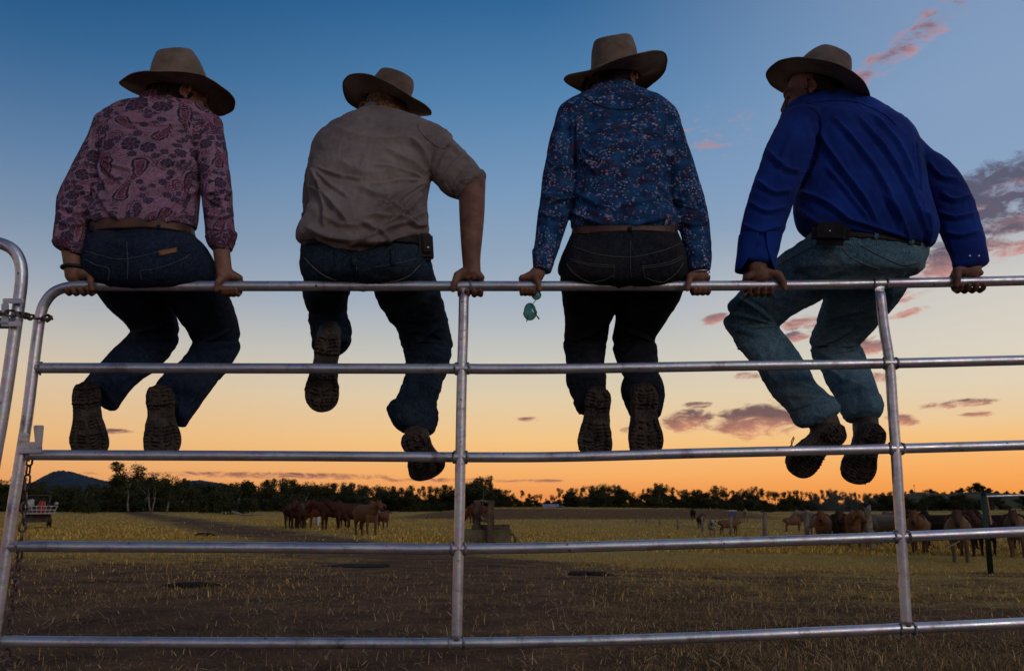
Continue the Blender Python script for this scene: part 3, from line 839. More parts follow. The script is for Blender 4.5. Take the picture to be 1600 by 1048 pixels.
for k in range(26):                                   # scrub on the right hill
    px = 1370 + k * 9.5 + rg.uniform(-4, 4); base = float(np.interp(px, [1350, 1400, 1440, 1480, 1530, 1560, 1600, 1640, 1700], [780, 772, 769, 771, 768, 770, 772, 770, 768]))
    D = 455; x_ = PY(px, 788, D)[0]; zb = PY(px, base + 2, D)[2] - .8; hh = rg.uniform(1.5, 4) * (1.8 if k in (14, 15, 17) else 1)
    r = empty('scrub_tree', (x_, D, zb), rg.random() * 6); r.scale = (hh / 10 * 1.3,) * 2 + (hh / 10,); tag(r, 'small scrubby tree on the ridge of the right hill', 'tree', 'scrub trees on the right hill')
    tm, cm = PROTO[rg.choice((3, 5))]; link(bpy.data.objects.new('trunk', tm), r); link(bpy.data.objects.new('crown', cm), r)
for k in range(34):
    px = 1390 + rg.random() * 240; py = rg.uniform(777, 792); D = rg.uniform(250, 340); x_ = PY(px, 788, D)[0]
    tree(px, py - 6, D * .8, rg.choice((3, 4, 5)), 'low dark tree at the foot of the right hill', G, rg.uniform(1.3, 2), 'bushy_tree')
# radio mast on the hill
MASTM = simple('mast_steel', (.03, .03, .03), (.06, .06, .06), 5, .6)
D = 450; p = PY(1428, 757, D); mb = MB(); zb = PY(1428, 772, D)[2]
mb.add(tube([(p[0], D, zb - 1), (p[0], D, p[2])], .09, 6)); mb.add(box((p[0], D, p[2] - .3), (.7, .3, .4))); mb.add(box((p[0], D, p[2] - 1.4), (.5, .2, .2))); o = mb.build('radio_mast', MASTM); tag(o, 'thin radio mast standing on the right hill', 'mast')

# ------------------------------------------------------------------ cattle
def hide(name, body, patchc=None, face=None, belly=None, spk=0.0):
    m, t, b = newmat(name); co = coords(t); s = t.new('ShaderNodeSeparateXYZ'); t.link(co, s.inputs[0])
    f = t.noise(co, 2.2, 5, .6); c = t.mix(t.maprange(f, .35, .65), (*[v * .7 for v in body], 1), (*body, 1))
    # legs, muzzle and hump run darker in these cattle
    dk = tuple(v * .45 for v in body)
    c = t.mix(t.maprange(s.outputs[2], .50, .30, 0, .7), c, (*dk, 1))
    if face: c = t.mix(t.maprange(s.outputs[0], 1.02, 1.10), c, (*face, 1))
    c = t.mix(t.maprange(s.outputs[0], 1.40, 1.46), c, (.02, .014, .012, 1))
    if spk: c = t.mix(t.math('GREATER_THAN', t.noise(co, 9, 4, .6), .5 + (1 - spk) * .1), c, (*(patchc or (.03, .02, .015)), 1))
    t.link(c, b.inputs['Base Color']); b.inputs['Roughness'].default_value = .8; b.inputs['Specular IOR Level'].default_value = .15
    bump(t, b, t.noise(co, 18, 4), .3, .02); return m
H_TAN = hide('tan_hide', (.16, .080, .038), None, (.11, .045, .02)); H_RED = hide('red_hide', (.11, .036, .018)); H_DRED = hide('dark_red_hide', (.055, .020, .012)); H_DK = hide('near_black_hide', (.022, .012, .009))
H_CREAM = hide('cream_hide', (.22, .165, .12)); H_GREY = hide('grey_brown_hide', (.15, .098, .062), None, (.07, .03, .018)); H_SPK = hide('speckled_hide', (.36, .30, .25), (.06, .03, .02), None, None, .8); H_WF = hide('white_faced_hide', (.13, .045, .022), None, (.42, .36, .30))
def cow_mesh(pose='up', turn=0.0, hump=1.0, seed=0):
    """head towards +x, hooves at z=0, 1.40 m at the hump"""
    rg = random.Random(seed); S = []
    S.append(tube([(-.82, 0, 1.02), (-.60, 0, 1.00), (-.2, 0, .93), (.25, 0, .93), (.55, 0, 1.00), (.72, 0, 1.04)], [.17, .27, .33, .33, .28, .20], 20))
    S.append(ell((-.1, 0, .78), (.62, .27, .22))); S.append(ell((.50, 0, .80), (.24, .22, .28))); S.append(ell((-.62, 0, .98), (.26, .26, .26)))
    S.append(ell((-.86, .0, 1.0), (.08, .15, .15)))
    S.append(ell((.48, 0, 1.27), (.17, .09, .16 * hump)))
    for sy in (-1, 1):
        j = rg.uniform(-.06, .06)
        S.append(tube([(.50, sy * .17, .80), (.52 + j, sy * .17, .50), (.50 + j, sy * .165, .26), (.50 + j, sy * .16, .06), (.53 + j, sy * .16, .02)], [.12, .072, .048, .046, .058], 12))
        j = rg.uniform(-.08, .08)
        S.append(tube([(-.60, sy * .17, .92), (-.50 + j * .5, sy * .18, .68), (-.70 + j, sy * .17, .42), (-.66 + j, sy * .165, .22), (-.66 + j, sy * .16, .05), (-.63 + j, sy * .16, .02)], [.20, .135, .062, .046, .046, .058], 12))
    # tail
    S.append(tube([(-.90, 0, 1.14), (-.98, .01, .95), (-.97, .03, .6), (-.96, .02, .42), (-.97, .02, .30)], [.035, .024, .018, .032, .020], 8))
    a = R(turn)
    if pose == 'up': n0, n1, hd, dr = Vector((.62, 0, 1.08)), Vector((.92, 0, 1.22)), Vector((1.12, 0, 1.26)), Vector((.80, 0, -.60))
    elif pose == 'low': n0, n1, hd, dr = Vector((.62, 0, 1.0)), Vector((.92, 0, .92)), Vector((1.12, 0, .82)), Vector((.65, 0, -.75))
    else: n0, n1, hd, dr = Vector((.62, 0, .96)), Vector((.90, 0, .62)), Vector((1.04, 0, .34)), Vector((.45, 0, -.9))
    piv = Vector((.60, 0, 0)); Rm = Matrix.Rotation(a, 3, 'Z')
    def T(v, k=1.0): return piv + Matrix.Rotation(a * k, 3, 'Z') @ (Vector(v) - piv)
    S.append(tube([T(n0, .1), T(n1, .6), T(hd, 1)], [.235, .165, .12], 16))
    S.append(tube([T(n0 + Vector((.02, 0, -.22)), .1), T(n1 + Vector((.0, 0, -.17)), .6), T(hd + Vector((-.06, 0, -.10)), 1)], [.10, .06, .03], 10))      # dewlap
    dr = dr.normalized(); Dh = Rm @ dr; h0 = T(hd, 1)
    mz = h0 + Dh * .40
    S.append(tube([h0 - Dh * .02 + Vector((0, 0, .04)), h0 + Dh * .14, h0 + Dh * .30, mz], [.125, .118, .078, .080], 14))
    side = Rm @ Vector((0, 1, 0))
    for sy in (-1, 1):                                   # long drooping ears
        e0 = h0 + side * sy * .10 + Vector((0, 0, .04)); e1 = e0 + side * sy * .16 + Vector((0, 0, -.05)) + Dh * .02; e2 = e1 + side * sy * .09 + Vector((0, 0, -.14)) + Dh * .04
        S.append(tube([e0, e1, e2], [.030, .055, .022], 10, flat=(tuple(Rm @ Vector((1, 0, 0))), .45)))
        S.append(tube([h0 + side * sy * .07 + Vector((0, 0, .10)), h0 + side * sy * .10 + Vector((0, 0, .18)), h0 + side * sy * .10 + Vector((0, 0, .235))], [.026, .020, .010], 8))
    me = remesh(S, .024, 3, .5); return me
POSES = {k: cow_mesh(*v) for k, v in {'front': ('up', 0, 1.0, 1), 'turn': ('up', 55, 1.0, 2), 'turnr': ('up', -50, .9, 3), 'graze': ('graze', 0, .9, 4), 'low': ('low', 20, .8, 5)}.items()}
def cow(px, footpx, hpx, pose, rz, mat, label, calf=False, group='cattle standing in the paddock', name='cow', hm=None):
    hm = hm or (1.0 if calf else 1.45); D = hm * FPX / hpx
    x = PY(px, 788, D)[0]; z = .85 - (footpx - 788) * D / FPX * .99
    zg = h1(x, D)
    o = bpy.data.objects.new(name, POSES[pose]); link(o); s = hm / 1.45
    if len(POSES[pose].materials) == 0: POSES[pose].materials.append(mat)
    o.material_slots[0].link = 'OBJECT'; o.material_slots[0].material = mat
    o.scale = (s, s, s); o.location = (x, D, zg); o.rotation_euler.z = R(rz) - math.atan2(x, D)
    tag(o, label, 'cow' if not calf else 'calf', group); return o, z - zg
L_ = 'cattle bunched on the left of the paddock'; Rr_ = 'cattle lined up on the right of the paddock'
# rz: 0 faces right, -90 faces the camera, 180 faces left, 90 faces away
HERD = [
 (456, 822, 41, 'turnr', 80, H_DRED, 'dark red cow at the far left end of the left herd', 0, L_), (466, 820, 44, 'front', -100, H_DRED, 'dark red cow facing the camera, second from the left end of the left herd', 0, L_),
 (477, 824, 42, 'front', -70, H_RED, 'reddish cow standing in front near the left end of the left herd', 0, L_), (494, 821, 42, 'turn', 20, H_RED, 'red cow side-on behind the white-faced grazer', 0, L_),
 (501, 822, 36, 'graze', -95, H_WF, 'white-faced red cow grazing with its head down', 0, L_), (524, 821, 46, 'front', 165, H_DRED, 'large dark red cow side-on in the middle of the left herd', 0, L_),
 (545, 822, 46, 'turnr', 195, H_DRED, 'dark red cow side-on just left of the pale tan cow', 0, L_), (537, 825, 28, 'front', -120, H_DK, 'near-black calf standing in front of the left herd', 1, L_), (552, 824, 27, 'turn', -140, H_DK, 'near-black calf pressed against the pale tan cow', 1, L_),
 (573, 826, 53, 'front', -64, H_TAN, 'pale tan cow looking at the camera, largest of the left herd', 0, L_), (600, 823, 29, 'front', 75, H_RED, 'red calf at the right end of the left herd', 1, L_), (589, 823, 18, 'low', -80, H_CREAM, 'small pale-faced calf lying under the pale tan cow', 1, L_),
 (746, 826, 30, 'graze', 150, H_RED, 'red cow standing behind the timber trough frame', 0, 'cow by the trough'),
 (1082, 838, 18, 'front', 95, H_DK, 'dark calf leftmost of the right herd, beside a fence post', 1, Rr_), (1094, 838, 22, 'front', 80, H_DRED, 'dark red calf half hidden by a fence post', 1, Rr_), (1111, 840, 28, 'front', -90, H_SPK, 'speckled calf facing the camera between two fence posts', 1, Rr_),
 (1138, 839, 26, 'turn', 10, H_TAN, 'tan cow side-on behind a fence post below the white-topped box', 1, Rr_), (1164, 838, 19, 'front', -90, H_CREAM, 'small cream calf facing the camera with a white face', 1, Rr_), (1238, 842, 24, 'turnr', 15, H_TAN, 'low tan calf side-on between two weathered posts', 1, Rr_),
 (1283, 856, 56, 'front', -92, H_TAN, 'tan cow facing the camera right of the tall weathered post', 0, Rr_), (1270, 852, 44, 'turn', 120, H_CREAM, 'pale cow mostly hidden behind the tan cow facing the camera', 0, Rr_), (1304, 857, 52, 'front', -80, H_DK, 'near-black cow right of the tan cow facing the camera', 0, Rr_), (1318, 858, 54, 'front', -100, H_DRED, 'dark red cow facing the camera under the drifting smoke', 0, Rr_),
 (1338, 862, 58, 'turn', -110, H_TAN, 'tan cow with dark head turned, just left of the notched post', 0, Rr_), (1365, 862, 50, 'turnr', 0, H_GREY, 'grey-brown cow side-on behind the notched post', 0, Rr_), (1390, 865, 52, 'turnr', -30, H_CREAM, 'pale cow with drooping ear left of the gate upright', 0, Rr_),
 (1431, 866, 66, 'front', -95, H_TAN, 'tan cow with dark head, first right of the gate upright', 0, Rr_), (1463, 868, 58, 'front', 160, H_DK, 'near-black cow side-on with its back to the post', 0, Rr_), (1493, 874, 78, 'front', -90, H_GREY, 'largest grey-brown cow with dark head facing the camera', 0, Rr_),
 (1519, 872, 70, 'turn', -120, H_DRED, 'dark red cow left of the green steel post', 0, Rr_), (1546, 872, 60, 'front', 170, H_DK, 'dark cow standing behind the green steel post', 0, Rr_), (1583, 880, 72, 'front', -92, H_GREY, 'grey-brown cow facing the camera at the right edge', 0, Rr_),
]
for (px, fy, hp, pose, rz, mat, lb, cf, gp) in HERD:
    o, dz = cow(px, fy, hp, pose, rz, mat, lb, bool(cf), gp, 'calf' if cf else 'cow')
# ------------------------------------------------------------------ fences, trough, buggy and other things
WOOD = simple('weathered_grey_timber', (.10, .08, .065), (.27, .225, .19), 6, .95, 0, .9, 30, .1, bd=.02)
WOODD = simple('dark_old_timber', (.045, .032, .022), (.13, .095, .065), 5, .95, 0, .9, 24, .1, bd=.02)
CONC = simple('mossy_concrete', (.075, .065, .035), (.16, .14, .085), 3, .95, 0, .6, 14, .1, bd=.02)
def post(px, top, D, r, mat, label, group, name='fence_post', lean=0, notch=False, seed=0):
    p = PY(px, top, D); z0 = h1(p[0], D); H_ = p[2] - z0; rg = np.random.default_rng(seed); V = []; F = []; n_ = 12; m_ = 9
    for j in range(m_ + 1):
        z = -.2 + (H_ + .2) * j / m_; k = 1 - .18 * j / m_
        for i in range(n_):
            a = 2 * math.pi * i / n_; rr = r * k * (1 + rg.normal(0, .07)); zz = z + (rg.normal(0, .03) + (.10 if notch and math.cos(a) > .2 else 0) if j == m_ else 0)
            V.append((math.cos(a) * rr + lean * z, math.sin(a) * rr, zz))
    for j in range(m_):
        for i in range(n_): F.append((j * n_ + i, j * n_ + (i + 1) % n_, (j + 1) * n_ + (i + 1) % n_, (j + 1) * n_ + i))
    F.append(tuple(m_ * n_ + i for i in range(n_)))
    mb = MB(); mb.add((V, F)); o = mb.build(name, mat); o.location = (p[0], D, z0); tag(o, label, 'fence post', group); return o, (p[0], D, z0, H_)
FP = 'weathered fence posts of the paddock fence'; line = []
for k, (px, top, D, r, lb) in enumerate([(1355, 792, 33, .155, 'notched grey post nearest the gate upright, thickest of the fence'), (1258, 797, 38, .12, 'leaning grey post left of the tan cow facing the camera'), (1193, 800, 43, .12, 'pale upright post between the cream calf and the low tan calf'), (1141, 807, 50, .10, 'short post in front of the tan cow side-on'), (1097, 808, 55, .09, 'grey post between the dark red and speckled calves'), (1059, 808, 59, .09, 'tall grey post left of the leftmost dark calf'),
                                        (1031, 811, 64, .08, 'post below the very dark broad bush'), (1010, 812, 68, .07, 'pale post, second left of the tall grey post'), (994, 812, 70, .075, 'pale post, third left of the tall grey post')]):
    o, q = post(px, top, D, r, WOOD, lb, FP, seed=k, lean=(.05 if k in (1, 2) else 0), notch=k == 0); line.append(q)
for k, px in enumerate([981, 971, 962, 950, 939, 927, 904, 887, 846, 817, 779, 692, 647]):
    q0 = 813 + (k % 3) * .6; post(px, q0, 74 + k * .25, .05, WOODD, 'small dark fence post in front of the earth bank', 'small posts in front of the earth bank', seed=20 + k)
WIRE = simple('fence_wire', (.05, .045, .04), (.10, .09, .08), 2, .6, .5, 0)
mb = MB()
for fr in (.92, .66, .40):
    pts = []
    for (x_, y_, z_, H_) in line: pts.append((x_, y_ - .1, z_ + H_ * fr))
    last = line[0]; pts = [(last[0] + 9, last[1] - 9, h1(last[0] + 9, last[1] - 9) + 1.25 * fr)] + pts
    mb.add(tube(pts, .007, 5, dome=False))
o = mb.build('fence_wire', WIRE); tag(o, 'strands of plain wire running between the weathered posts', 'wire fence')

# timber frame and concrete trough
tr = empty('water_trough', (PY(760, 840, 30)[0], 30, h1(-.9, 30))); tag(tr, 'concrete water trough with a timber post frame standing over it', 'trough')
bx, by, bz = tr.location
def P3(px, py, y): return Vector(PY(px, py, y)) - tr.location
def tbox(name, x0, x1, z0, z1, y0, y1, mat, bw=.015):
    mb = MB(); mb.add(box(((x0 + x1) / 2, (y0 + y1) / 2, (z0 + z1) / 2), (x1 - x0, y1 - y0, z1 - z0))); o = mb.build(name, mat, tr, False); bevel_mesh(o.data, bw); return o
def at(px, py, y): return P3(px, py, y)
a = at(728, 830, 30); b_ = at(800, 850, 30)
L0, R0 = at(722, 840, 29.6).x, at(799, 840, 29.6).x; top = at(760, 827, 29.6).z
for (x0, x1, y0, y1) in ((L0, R0, -.75, -.63), (L0, R0, .63, .75), (L0, L0 + .12, -.63, .63), (R0 - .12, R0, -.63, .63)): tbox('trough_wall', x0, x1, -.2, top, y0, y1, CONC)
wt = newmat('trough_water'); wt[2].inputs['Base Color'].default_value = (.01, .012, .012, 1); wt[2].inputs['Roughness'].default_value = .05
tbox('water', L0 + .11, R0 - .11, 0, top - .12, -.64, .64, wt[0], .001)
tbox('timber_box', at(745, 0, 30).x, at(797, 0, 30).x, top - .05, top + .16, -.40, .1, WOODD)
tbox('timber_post', at(747, 0, 30).x, at(757, 0, 30).x, -.2, at(750, 781, 30).z, -.3, -.1, WOODD, .02)
tbox('timber_post', at(767, 0, 30).x, at(776, 0, 30).x, -.2, at(770, 781, 30).z, -1.0, -.8, WOODD, .02)
for y0_, y1_ in ((782, 785), (812, 816)):
    mb = MB(); mb.add(tube([at(751, y0_, 29.8), at(771, y1_, 29.2)], .045, 8)); mb.build('cross_rail', WOOD, tr)
mb = MB(); mb.add(tube([at(797, 833, 29.3), at(802, 835, 29.3), at(805, 841, 29.3), at(805, 850, 29.3)], .045, 10)); mb.build('outlet_pipe', WOODD, tr)

# ute buggy with a pale barred tray, seen from behind
bg_ = empty('farm_buggy', (PY(60, 800, 46)[0], 46, h1(-25, 46)), R(29)); tag(bg_, 'small farm buggy with pale barred tray and red drum, parked far left', 'vehicle')
PALE = simple('chipped_white_paint', (.20, .18, .175), (.40, .37, .36), 6, .5); BODYD = simple('dusty_dark_body', (.03, .022, .02), (.08, .06, .05), 4, .6); TYRE = simple('tyre_rubber', (.010, .010, .010), (.03, .028, .026), 10, .9)
REDM = simple('red_plastic', (.22, .014, .012), (.32, .022, .018), 6, .4)
def bpart(name, vfs, mat, par=None, sm=False, bv=.01):
    mb = MB(); [mb.add(v) for v in vfs]; o = mb.build(name, mat, par or bg_, sm)
    if bv: bevel_mesh(o.data, bv)
    return o
bpart('body', [box((-.05, .9, .55), (1.3, 2.6, .42)), box((-.05, 1.9, .85), (1.2, .7, .35))], BODYD, bv=.04)
bpart('tray', [box((.1, -.4, .78), (1.30, 1.2, .05))], PALE)
for sx in (-1, 1):
    for y_ in (-.2, 2.0):
        w = bpart('wheel', [tube([(sx * .56 - .09, y_, .30), (sx * .56 + .09, y_, .30)], .30, 20, dome=False)], TYRE, bv=.02, sm=True)
        bpart('rim', [tube([(sx * .56 - .095, y_, .30), (sx * .56 + .095, y_, .30)], .15, 14, dome=False)], PALE, w, bv=0)
bars = []
for sx in (-1, 1): bars += [tube([(.1 + sx * .55, -1.0, .78), (.1 + sx * .74, -1.03, 1.16)], .026, 6), tube([(.1 + sx * .65, .2, .78), (.1 + sx * .74, .2, 1.16)], .026, 6), tube([(.1 + sx * .74, -1.03, 1.16), (.1 + sx * .74, .2, 1.16)], .026, 6)]
for z_ in (.80, .97, 1.16): bars.append(tube([(.1 - .55 - (z_ - .78) * .5, -1.01, z_), (.1 + .55 + (z_ - .78) * .5, -1.01, z_)], .026, 6))
for k in range(1, 6): bars.append(tube([(.1 - .55 + k * .183, -1.01, .78), (.1 - .70 + k * .233, -1.02, 1.16)], .018, 6))
mesh_b = remesh(bars, .012, 0); obj('tray_rails', mesh_b, PALE, bg_)
bpart('roll_bar', [tube([(-.62, .35, .7), (-.62, .35, 1.68), (-.60, .35, 1.72), (.45, .35, 1.72), (.48, .35, 1.68), (.48, .35, .7)], .024, 8)], BODYD, sm=True, bv=0)
bpart('load', [ell((-.45, -.2, 1.25), (.22, .22, .26)), ell((-.35, -.1, 1.42), (.12, .14, .12))], PALE, sm=True, bv=0)
rd = bpart('red_drum', [tube([(.12, -.4, .80), (.12, -.4, 1.30)], .17, 16)], REDM, None, True, 0)
bpart('spotlight', [ell((.78, -.6, 1.30), (.10, .07, .08))], PALE, sm=True, bv=0)

# shed and tank among the trees
RFM = simple('weathered_tin_roof', (.16, .13, .20), (.28, .24, .34), 2, .5, .3); WL = simple('tin_wall', (.03, .03, .03), (.06, .055, .05), 2, .8)
D = 150; sx0 = PY(848, 790, D)[0]; sx1 = PY(874, 790, D)[0]; z0 = h1(6, D); zr = PY(860, 787, D)[2]; ze = PY(860, 791.5, D)[2]
sh = empty('tin_shed', ((sx0 + sx1) / 2, D, z0)); tag(sh, 'low shed with a pale purple tin roof among the trees', 'shed')
w2 = (sx1 - sx0) / 2
mb = MB(); mb.add(box((0, 2, (ze - z0) / 2), (w2 * 1.9, 4, ze - z0))); mb.build('wall', WL, sh, False)
mb = MB(); e, r_ = ze - z0, zr - z0
mb.add(([(-w2, -.4, e), (w2, -.4, e), (w2, 2, r_), (-w2, 2, r_), (-w2, 4.4, e), (w2, 4.4, e), (-w2, -.4, e - .08), (w2, -.4, e - .08), (w2, 4.4, e - .08), (-w2, 4.4, e - .08)], [(0, 1, 2, 3), (3, 2, 5, 4), (6, 7, 1, 0), (4, 5, 8, 9), (9, 8, 7, 6), (0, 3, 4, 9, 6), (1, 7, 8, 5, 2)]))
mb.build('roof', RFM, sh, False)
TANKM = simple('grey_tank', (.06, .075, .085), (.10, .115, .13), 2, .6, .2)
tx = PY(877, 795, 146)[0]; tz = h1(tx, 146); th_ = PY(877, 792, 146)[2] - tz
V, F = tube([(0, 0, 0), (0, 0, th_), (0, 0, th_ + .25)], [.95, .95, .15], 28, dome=False); mb = MB(); mb.add((V, F)); o = mb.build('water_tank', TANKM); o.location = (tx, 146, tz); tag(o, 'round grey water tank beside the tin shed', 'tank')
# white-topped box on legs
D = 60; c = PY(1143.5, 801, D); cb = empty('feed_box', (c[0], D, h1(c[0], D))); tag(cb, 'blue box with a white lid raised on legs behind the fence', 'box')
NAVYP = simple('navy_paint', (.03, .04, .12), (.05, .06, .16), 4, .5); k = D / FPX; zc = c[2] - cb.location.z
mb = MB(); mb.add(box((0, 0, zc - .5 * k), (11 * k, .5, 6 * k))); o = mb.build('box_body', NAVYP, cb, False)
mb = MB(); mb.add(box((0, 0, zc + 3.4 * k), (12.5 * k, .6, 2 * k))); o = mb.build('lid', PALE, cb, False)
for sx in (-1, 1):
    mb = MB(); mb.add(box((sx * 4.5 * k, 0, (zc - 3.5 * k) / 2), (.05, .05, zc - 3.5 * k))); mb.build('leg', WOODD, cb, False)
# green steel post with pipe rail at the right edge
GRN = simple('dark_green_paint', (.008, .022, .016), (.018, .040, .028), 4, .5)
D = 16; c = PY(1535, 771, D); z0 = h1(c[0], D); H_ = c[2] - z0
st = empty('steel_post', (c[0], D, z0)); tag(st, 'dark green steel post carrying a pipe rail at the right edge', 'post')
mb = MB(); mb.add(tube([(0, 0, -.2), (.02, 0, H_)], .052, 20, dome=False)); mb.build('shaft', GRN, st)
mb = MB(); mb.add(tube([(.0, 0, H_ - .01), (.02, 0, H_ + .012)], .060, 20, dome=False)); mb.build('cap', GRN, st)
mb = MB(); mb.add(tube([(.04, .02, H_ - .05), (.5, .05, H_ - .035), (1.6, .1, H_ - .01)], .020, 14)); mb.build('pipe_rail', GALV, st)
mb = MB(); mb.add(box((.085, -.01, H_ - .30), (.022, .02, .50), Matrix.Rotation(R(-3), 3, 'Y'))); mb.build('strap', simple('faded_orange_strap', (.35, .16, .08), (.45, .22, .12), 9, .8), st, False)
pa, pb = PY(1464, 866, 15.4), PY(1499, 845, 15.0)
mb = MB(); mb.add(tube([Vector(pa), Vector(pa).lerp(Vector(pb), .5) + Vector((0, 0, .006)), Vector(pb)], .009, 8)); o = mb.build('stick', simple('bleached_stick', (.45, .38, .22), (.60, .52, .34), 9, .9)); tag(o, 'pale slanting stick propped up in front of the largest cow', 'stick')
# fallen branch under the bushy tree
mb = MB(); c = PY(385, 802, 100)
mb.add(tube([(c[0] - 1.6, 100, h1(c[0], 100) + .5), (c[0] - .2, 100, h1(c[0], 100) + .15), (c[0] + 1.6, 100.4, h1(c[0], 100) + .2)], [.16, .12, .05], 8)); o = mb.build('fallen_branch', WOOD); tag(o, 'fallen grey branch in the grass below the broad bushy tree', 'branch')
# thin drift of smoke above the right herd
m = bpy.data.materials.new('smoke'); m.use_nodes = True; t = NT(m.node_tree); t.n.remove(t.n['Principled BSDF'])
pv = t.new('ShaderNodeVolumePrincipled'); pv.inputs['Color'].default_value = (.75, .78, .80, 1)
co = t.new('ShaderNodeTexCoord').outputs['Object']; r_ = t.vmath('LENGTH', t.vmath('DIVIDE', co, (4.2, 3, 1.9)))
f = t.math('MULTIPLY', t.maprange(r_, .3, 1, 1, 0, smooth=True), t.maprange(t.noise(co, .8, 4, .6, .5), .40, .70))
t.link(t.math('MULTIPLY', f, .05), pv.inputs['Density']); t.link(pv.outputs[0], t.n['Material Output'].inputs['Volume'])
V, F = ell((0, 0, 0), (4.2, 3, 1.9), None, 28, 16); mb = MB(); mb.add((V, F)); o = mb.build('smoke', m); c = PY(1312, 784, 90); o.location = (c[0], 90, c[2]); tag(o, 'thin blue-grey smoke drifting before the trees behind the right herd', 'smoke', kind='stuff')
# ------------------------------------------------------------------ the gate they sit on
RAILS = [
    [(150,446),(220,447),(400,447),(700,447),(900,447),(1100,446.5),(1250,445.5),(1400,442.5),(1570,439),(1760,434)],
    [(60,574.8),(300,575.2),(700,576),(760,576.3),(900,575.7),(1150,571.5),(1370,568),(1600,562.5),(1760,559)],
    [(50,710.5),(430,712),(740,714),(900,713),(1100,707.5),(1400,700.6),(1600,695),(1760,690.5)],
    [(15,853),(400,855),(740,857),(1060,849.8),(1390,838.8),(1600,830),(1760,823.5)],
    [(-14,1001),(200,1003),(600,1004.5),(725,1004),(1000,998.7),(1417,981),(1600,972.5),(1760,965)],
]
RR = 0.0184
def rail_y(px):
    A = RAILS[0]; return float(np.interp(px, [a[0] for a in A], [a[1] for a in A]))
def RC(px): return Vector(PG(px, rail_y(px), 0))
STILE = [(-34,1160),(-22,1085),(-10,1000),(4,905),(16,820),(30,730),(42,655),(52,575),(59,520),(64,490),(71,472),(84,457),(103,449),(125,446.5),(150,446)]
gate = empty('farm_gate', (-1.2, 3.0, 0))
tag(gate, 'long galvanised steel tube gate with five rails that four people are sitting on', 'gate', 'galvanised farm gates')
gate_inv = gate.location.copy()
def local(vf, root): return [Vector(p) - root.location for p in vf[0]], vf[1]
def gpart(name, vf, mat, root=gate):
    mb = MB(); mb.add(local(vf, root)); return mb.build(name, mat, root)
def smoothpts(A, m=5): return [Vector(PG(p[0], p[1], 0)) for p in catmull(np.array(A, float), m)]
gpart('frame', tube(smoothpts(STILE[:-1] + RAILS[0]), RR, 24), GALV)
for A in RAILS[1:]: gpart('rail', tube(smoothpts(A), RR * (.96 if A is not RAILS[1] else 1), 24), GALV)
BR1 = [(725,452),(724,510),(722,576),(720.5,650),(719.5,713),(718,800),(716.5,857),(715,930),(713.5,1000)]
BR2 = [(1374,449),(1381,510),(1390,568),(1395,640),(1399.5,700),(1404,775),(1408,838),(1412.5,910),(1416.5,978)]
for B in (BR1, BR2):
    gpart('upright', tube(smoothpts(B), RR * .98, 24, dome=False), GALV)
rng = np.random.default_rng(3)
for A, B in [(i, j) for i in range(5) for j in (BR1, BR2)]:
    rp = RAILS[A]; bx = np.interp(0, [0, 1], [0, 1])
    # where the rail meets the upright
    best = min(((abs(np.interp(x, [q[0] for q in rp], [q[1] for q in rp]) - y), x, y) for x, y in B), key=lambda q: q[0])
    x0 = best[1]; y0 = float(np.interp(x0, [q[0] for q in rp], [q[1] for q in rp]))
    c = Vector(PG(x0, y0, 0)); V = []; mb = MB()
    for sx in (-1, 1):
        pts = []
        for k in range(9):
            an = math.pi * (k / 8 - .5)
            pts.append(c + Vector((sx * (RR * .8 + .006 + .004 * math.cos(an)) , -math.cos(an) * RR * 1.02, math.sin(an) * RR * 1.05)) + Vector(rng.normal(0, .0008, 3)))
        gpart('weld_bead', tube(pts, [.0035 + .0012 * rng.random() for _ in pts], 8), WELD)
for (x0, y0) in ((54, 575), (36, 710.5), (18, 853), (-8, 1001)):
    c = Vector(PG(x0, y0, 0)); pts = []
    for k in range(9):
        an = math.pi * (k / 8 - .5)
        pts.append(c + Vector((RR + .004, -math.cos(an) * RR, math.sin(an) * RR * 1.05)) + Vector(rng.normal(0, .0008, 3)))
    gpart('weld_bead', tube(pts, .0038, 8), WELD)
# latch bracket on the end stile
mb = MB()
def pbox(x0, y0, x1, y1, off0, off1, topw=None):
    tl = (x0, y0); tr = (x1, y0)
    if topw: tl = (x0 - topw, y0); tr = (x1 + topw, y0)
    q = [PG(x0, y1, off0), PG(x1, y1, off0), PG(*tr, off0), PG(*tl, off0), PG(x0, y1, off1), PG(x1, y1, off1), PG(*tr, off1), PG(*tl, off1)]
    return q, [(0, 1, 2, 3), (7, 6, 5, 4), (0, 4, 5, 1), (1, 5, 6, 2), (2, 6, 7, 3), (3, 7, 4, 0)]
mb.add(local(pbox(27, 690, 66, 708, -.030, -.016), gate)); mb.add(local(pbox(29, 676, 46, 690.3, -.031, -.017), gate))
o = mb.build('latch_plate', GALV, gate, False); bevel_mesh(o.data, .003)
mb = MB(); mb.add(local(pbox(55.5, 664, 65.5, 700, -.036, -.004, 3.5), gate))
o = mb.build('latch_tab', GALV, gate, False); bevel_mesh(o.data, .003)

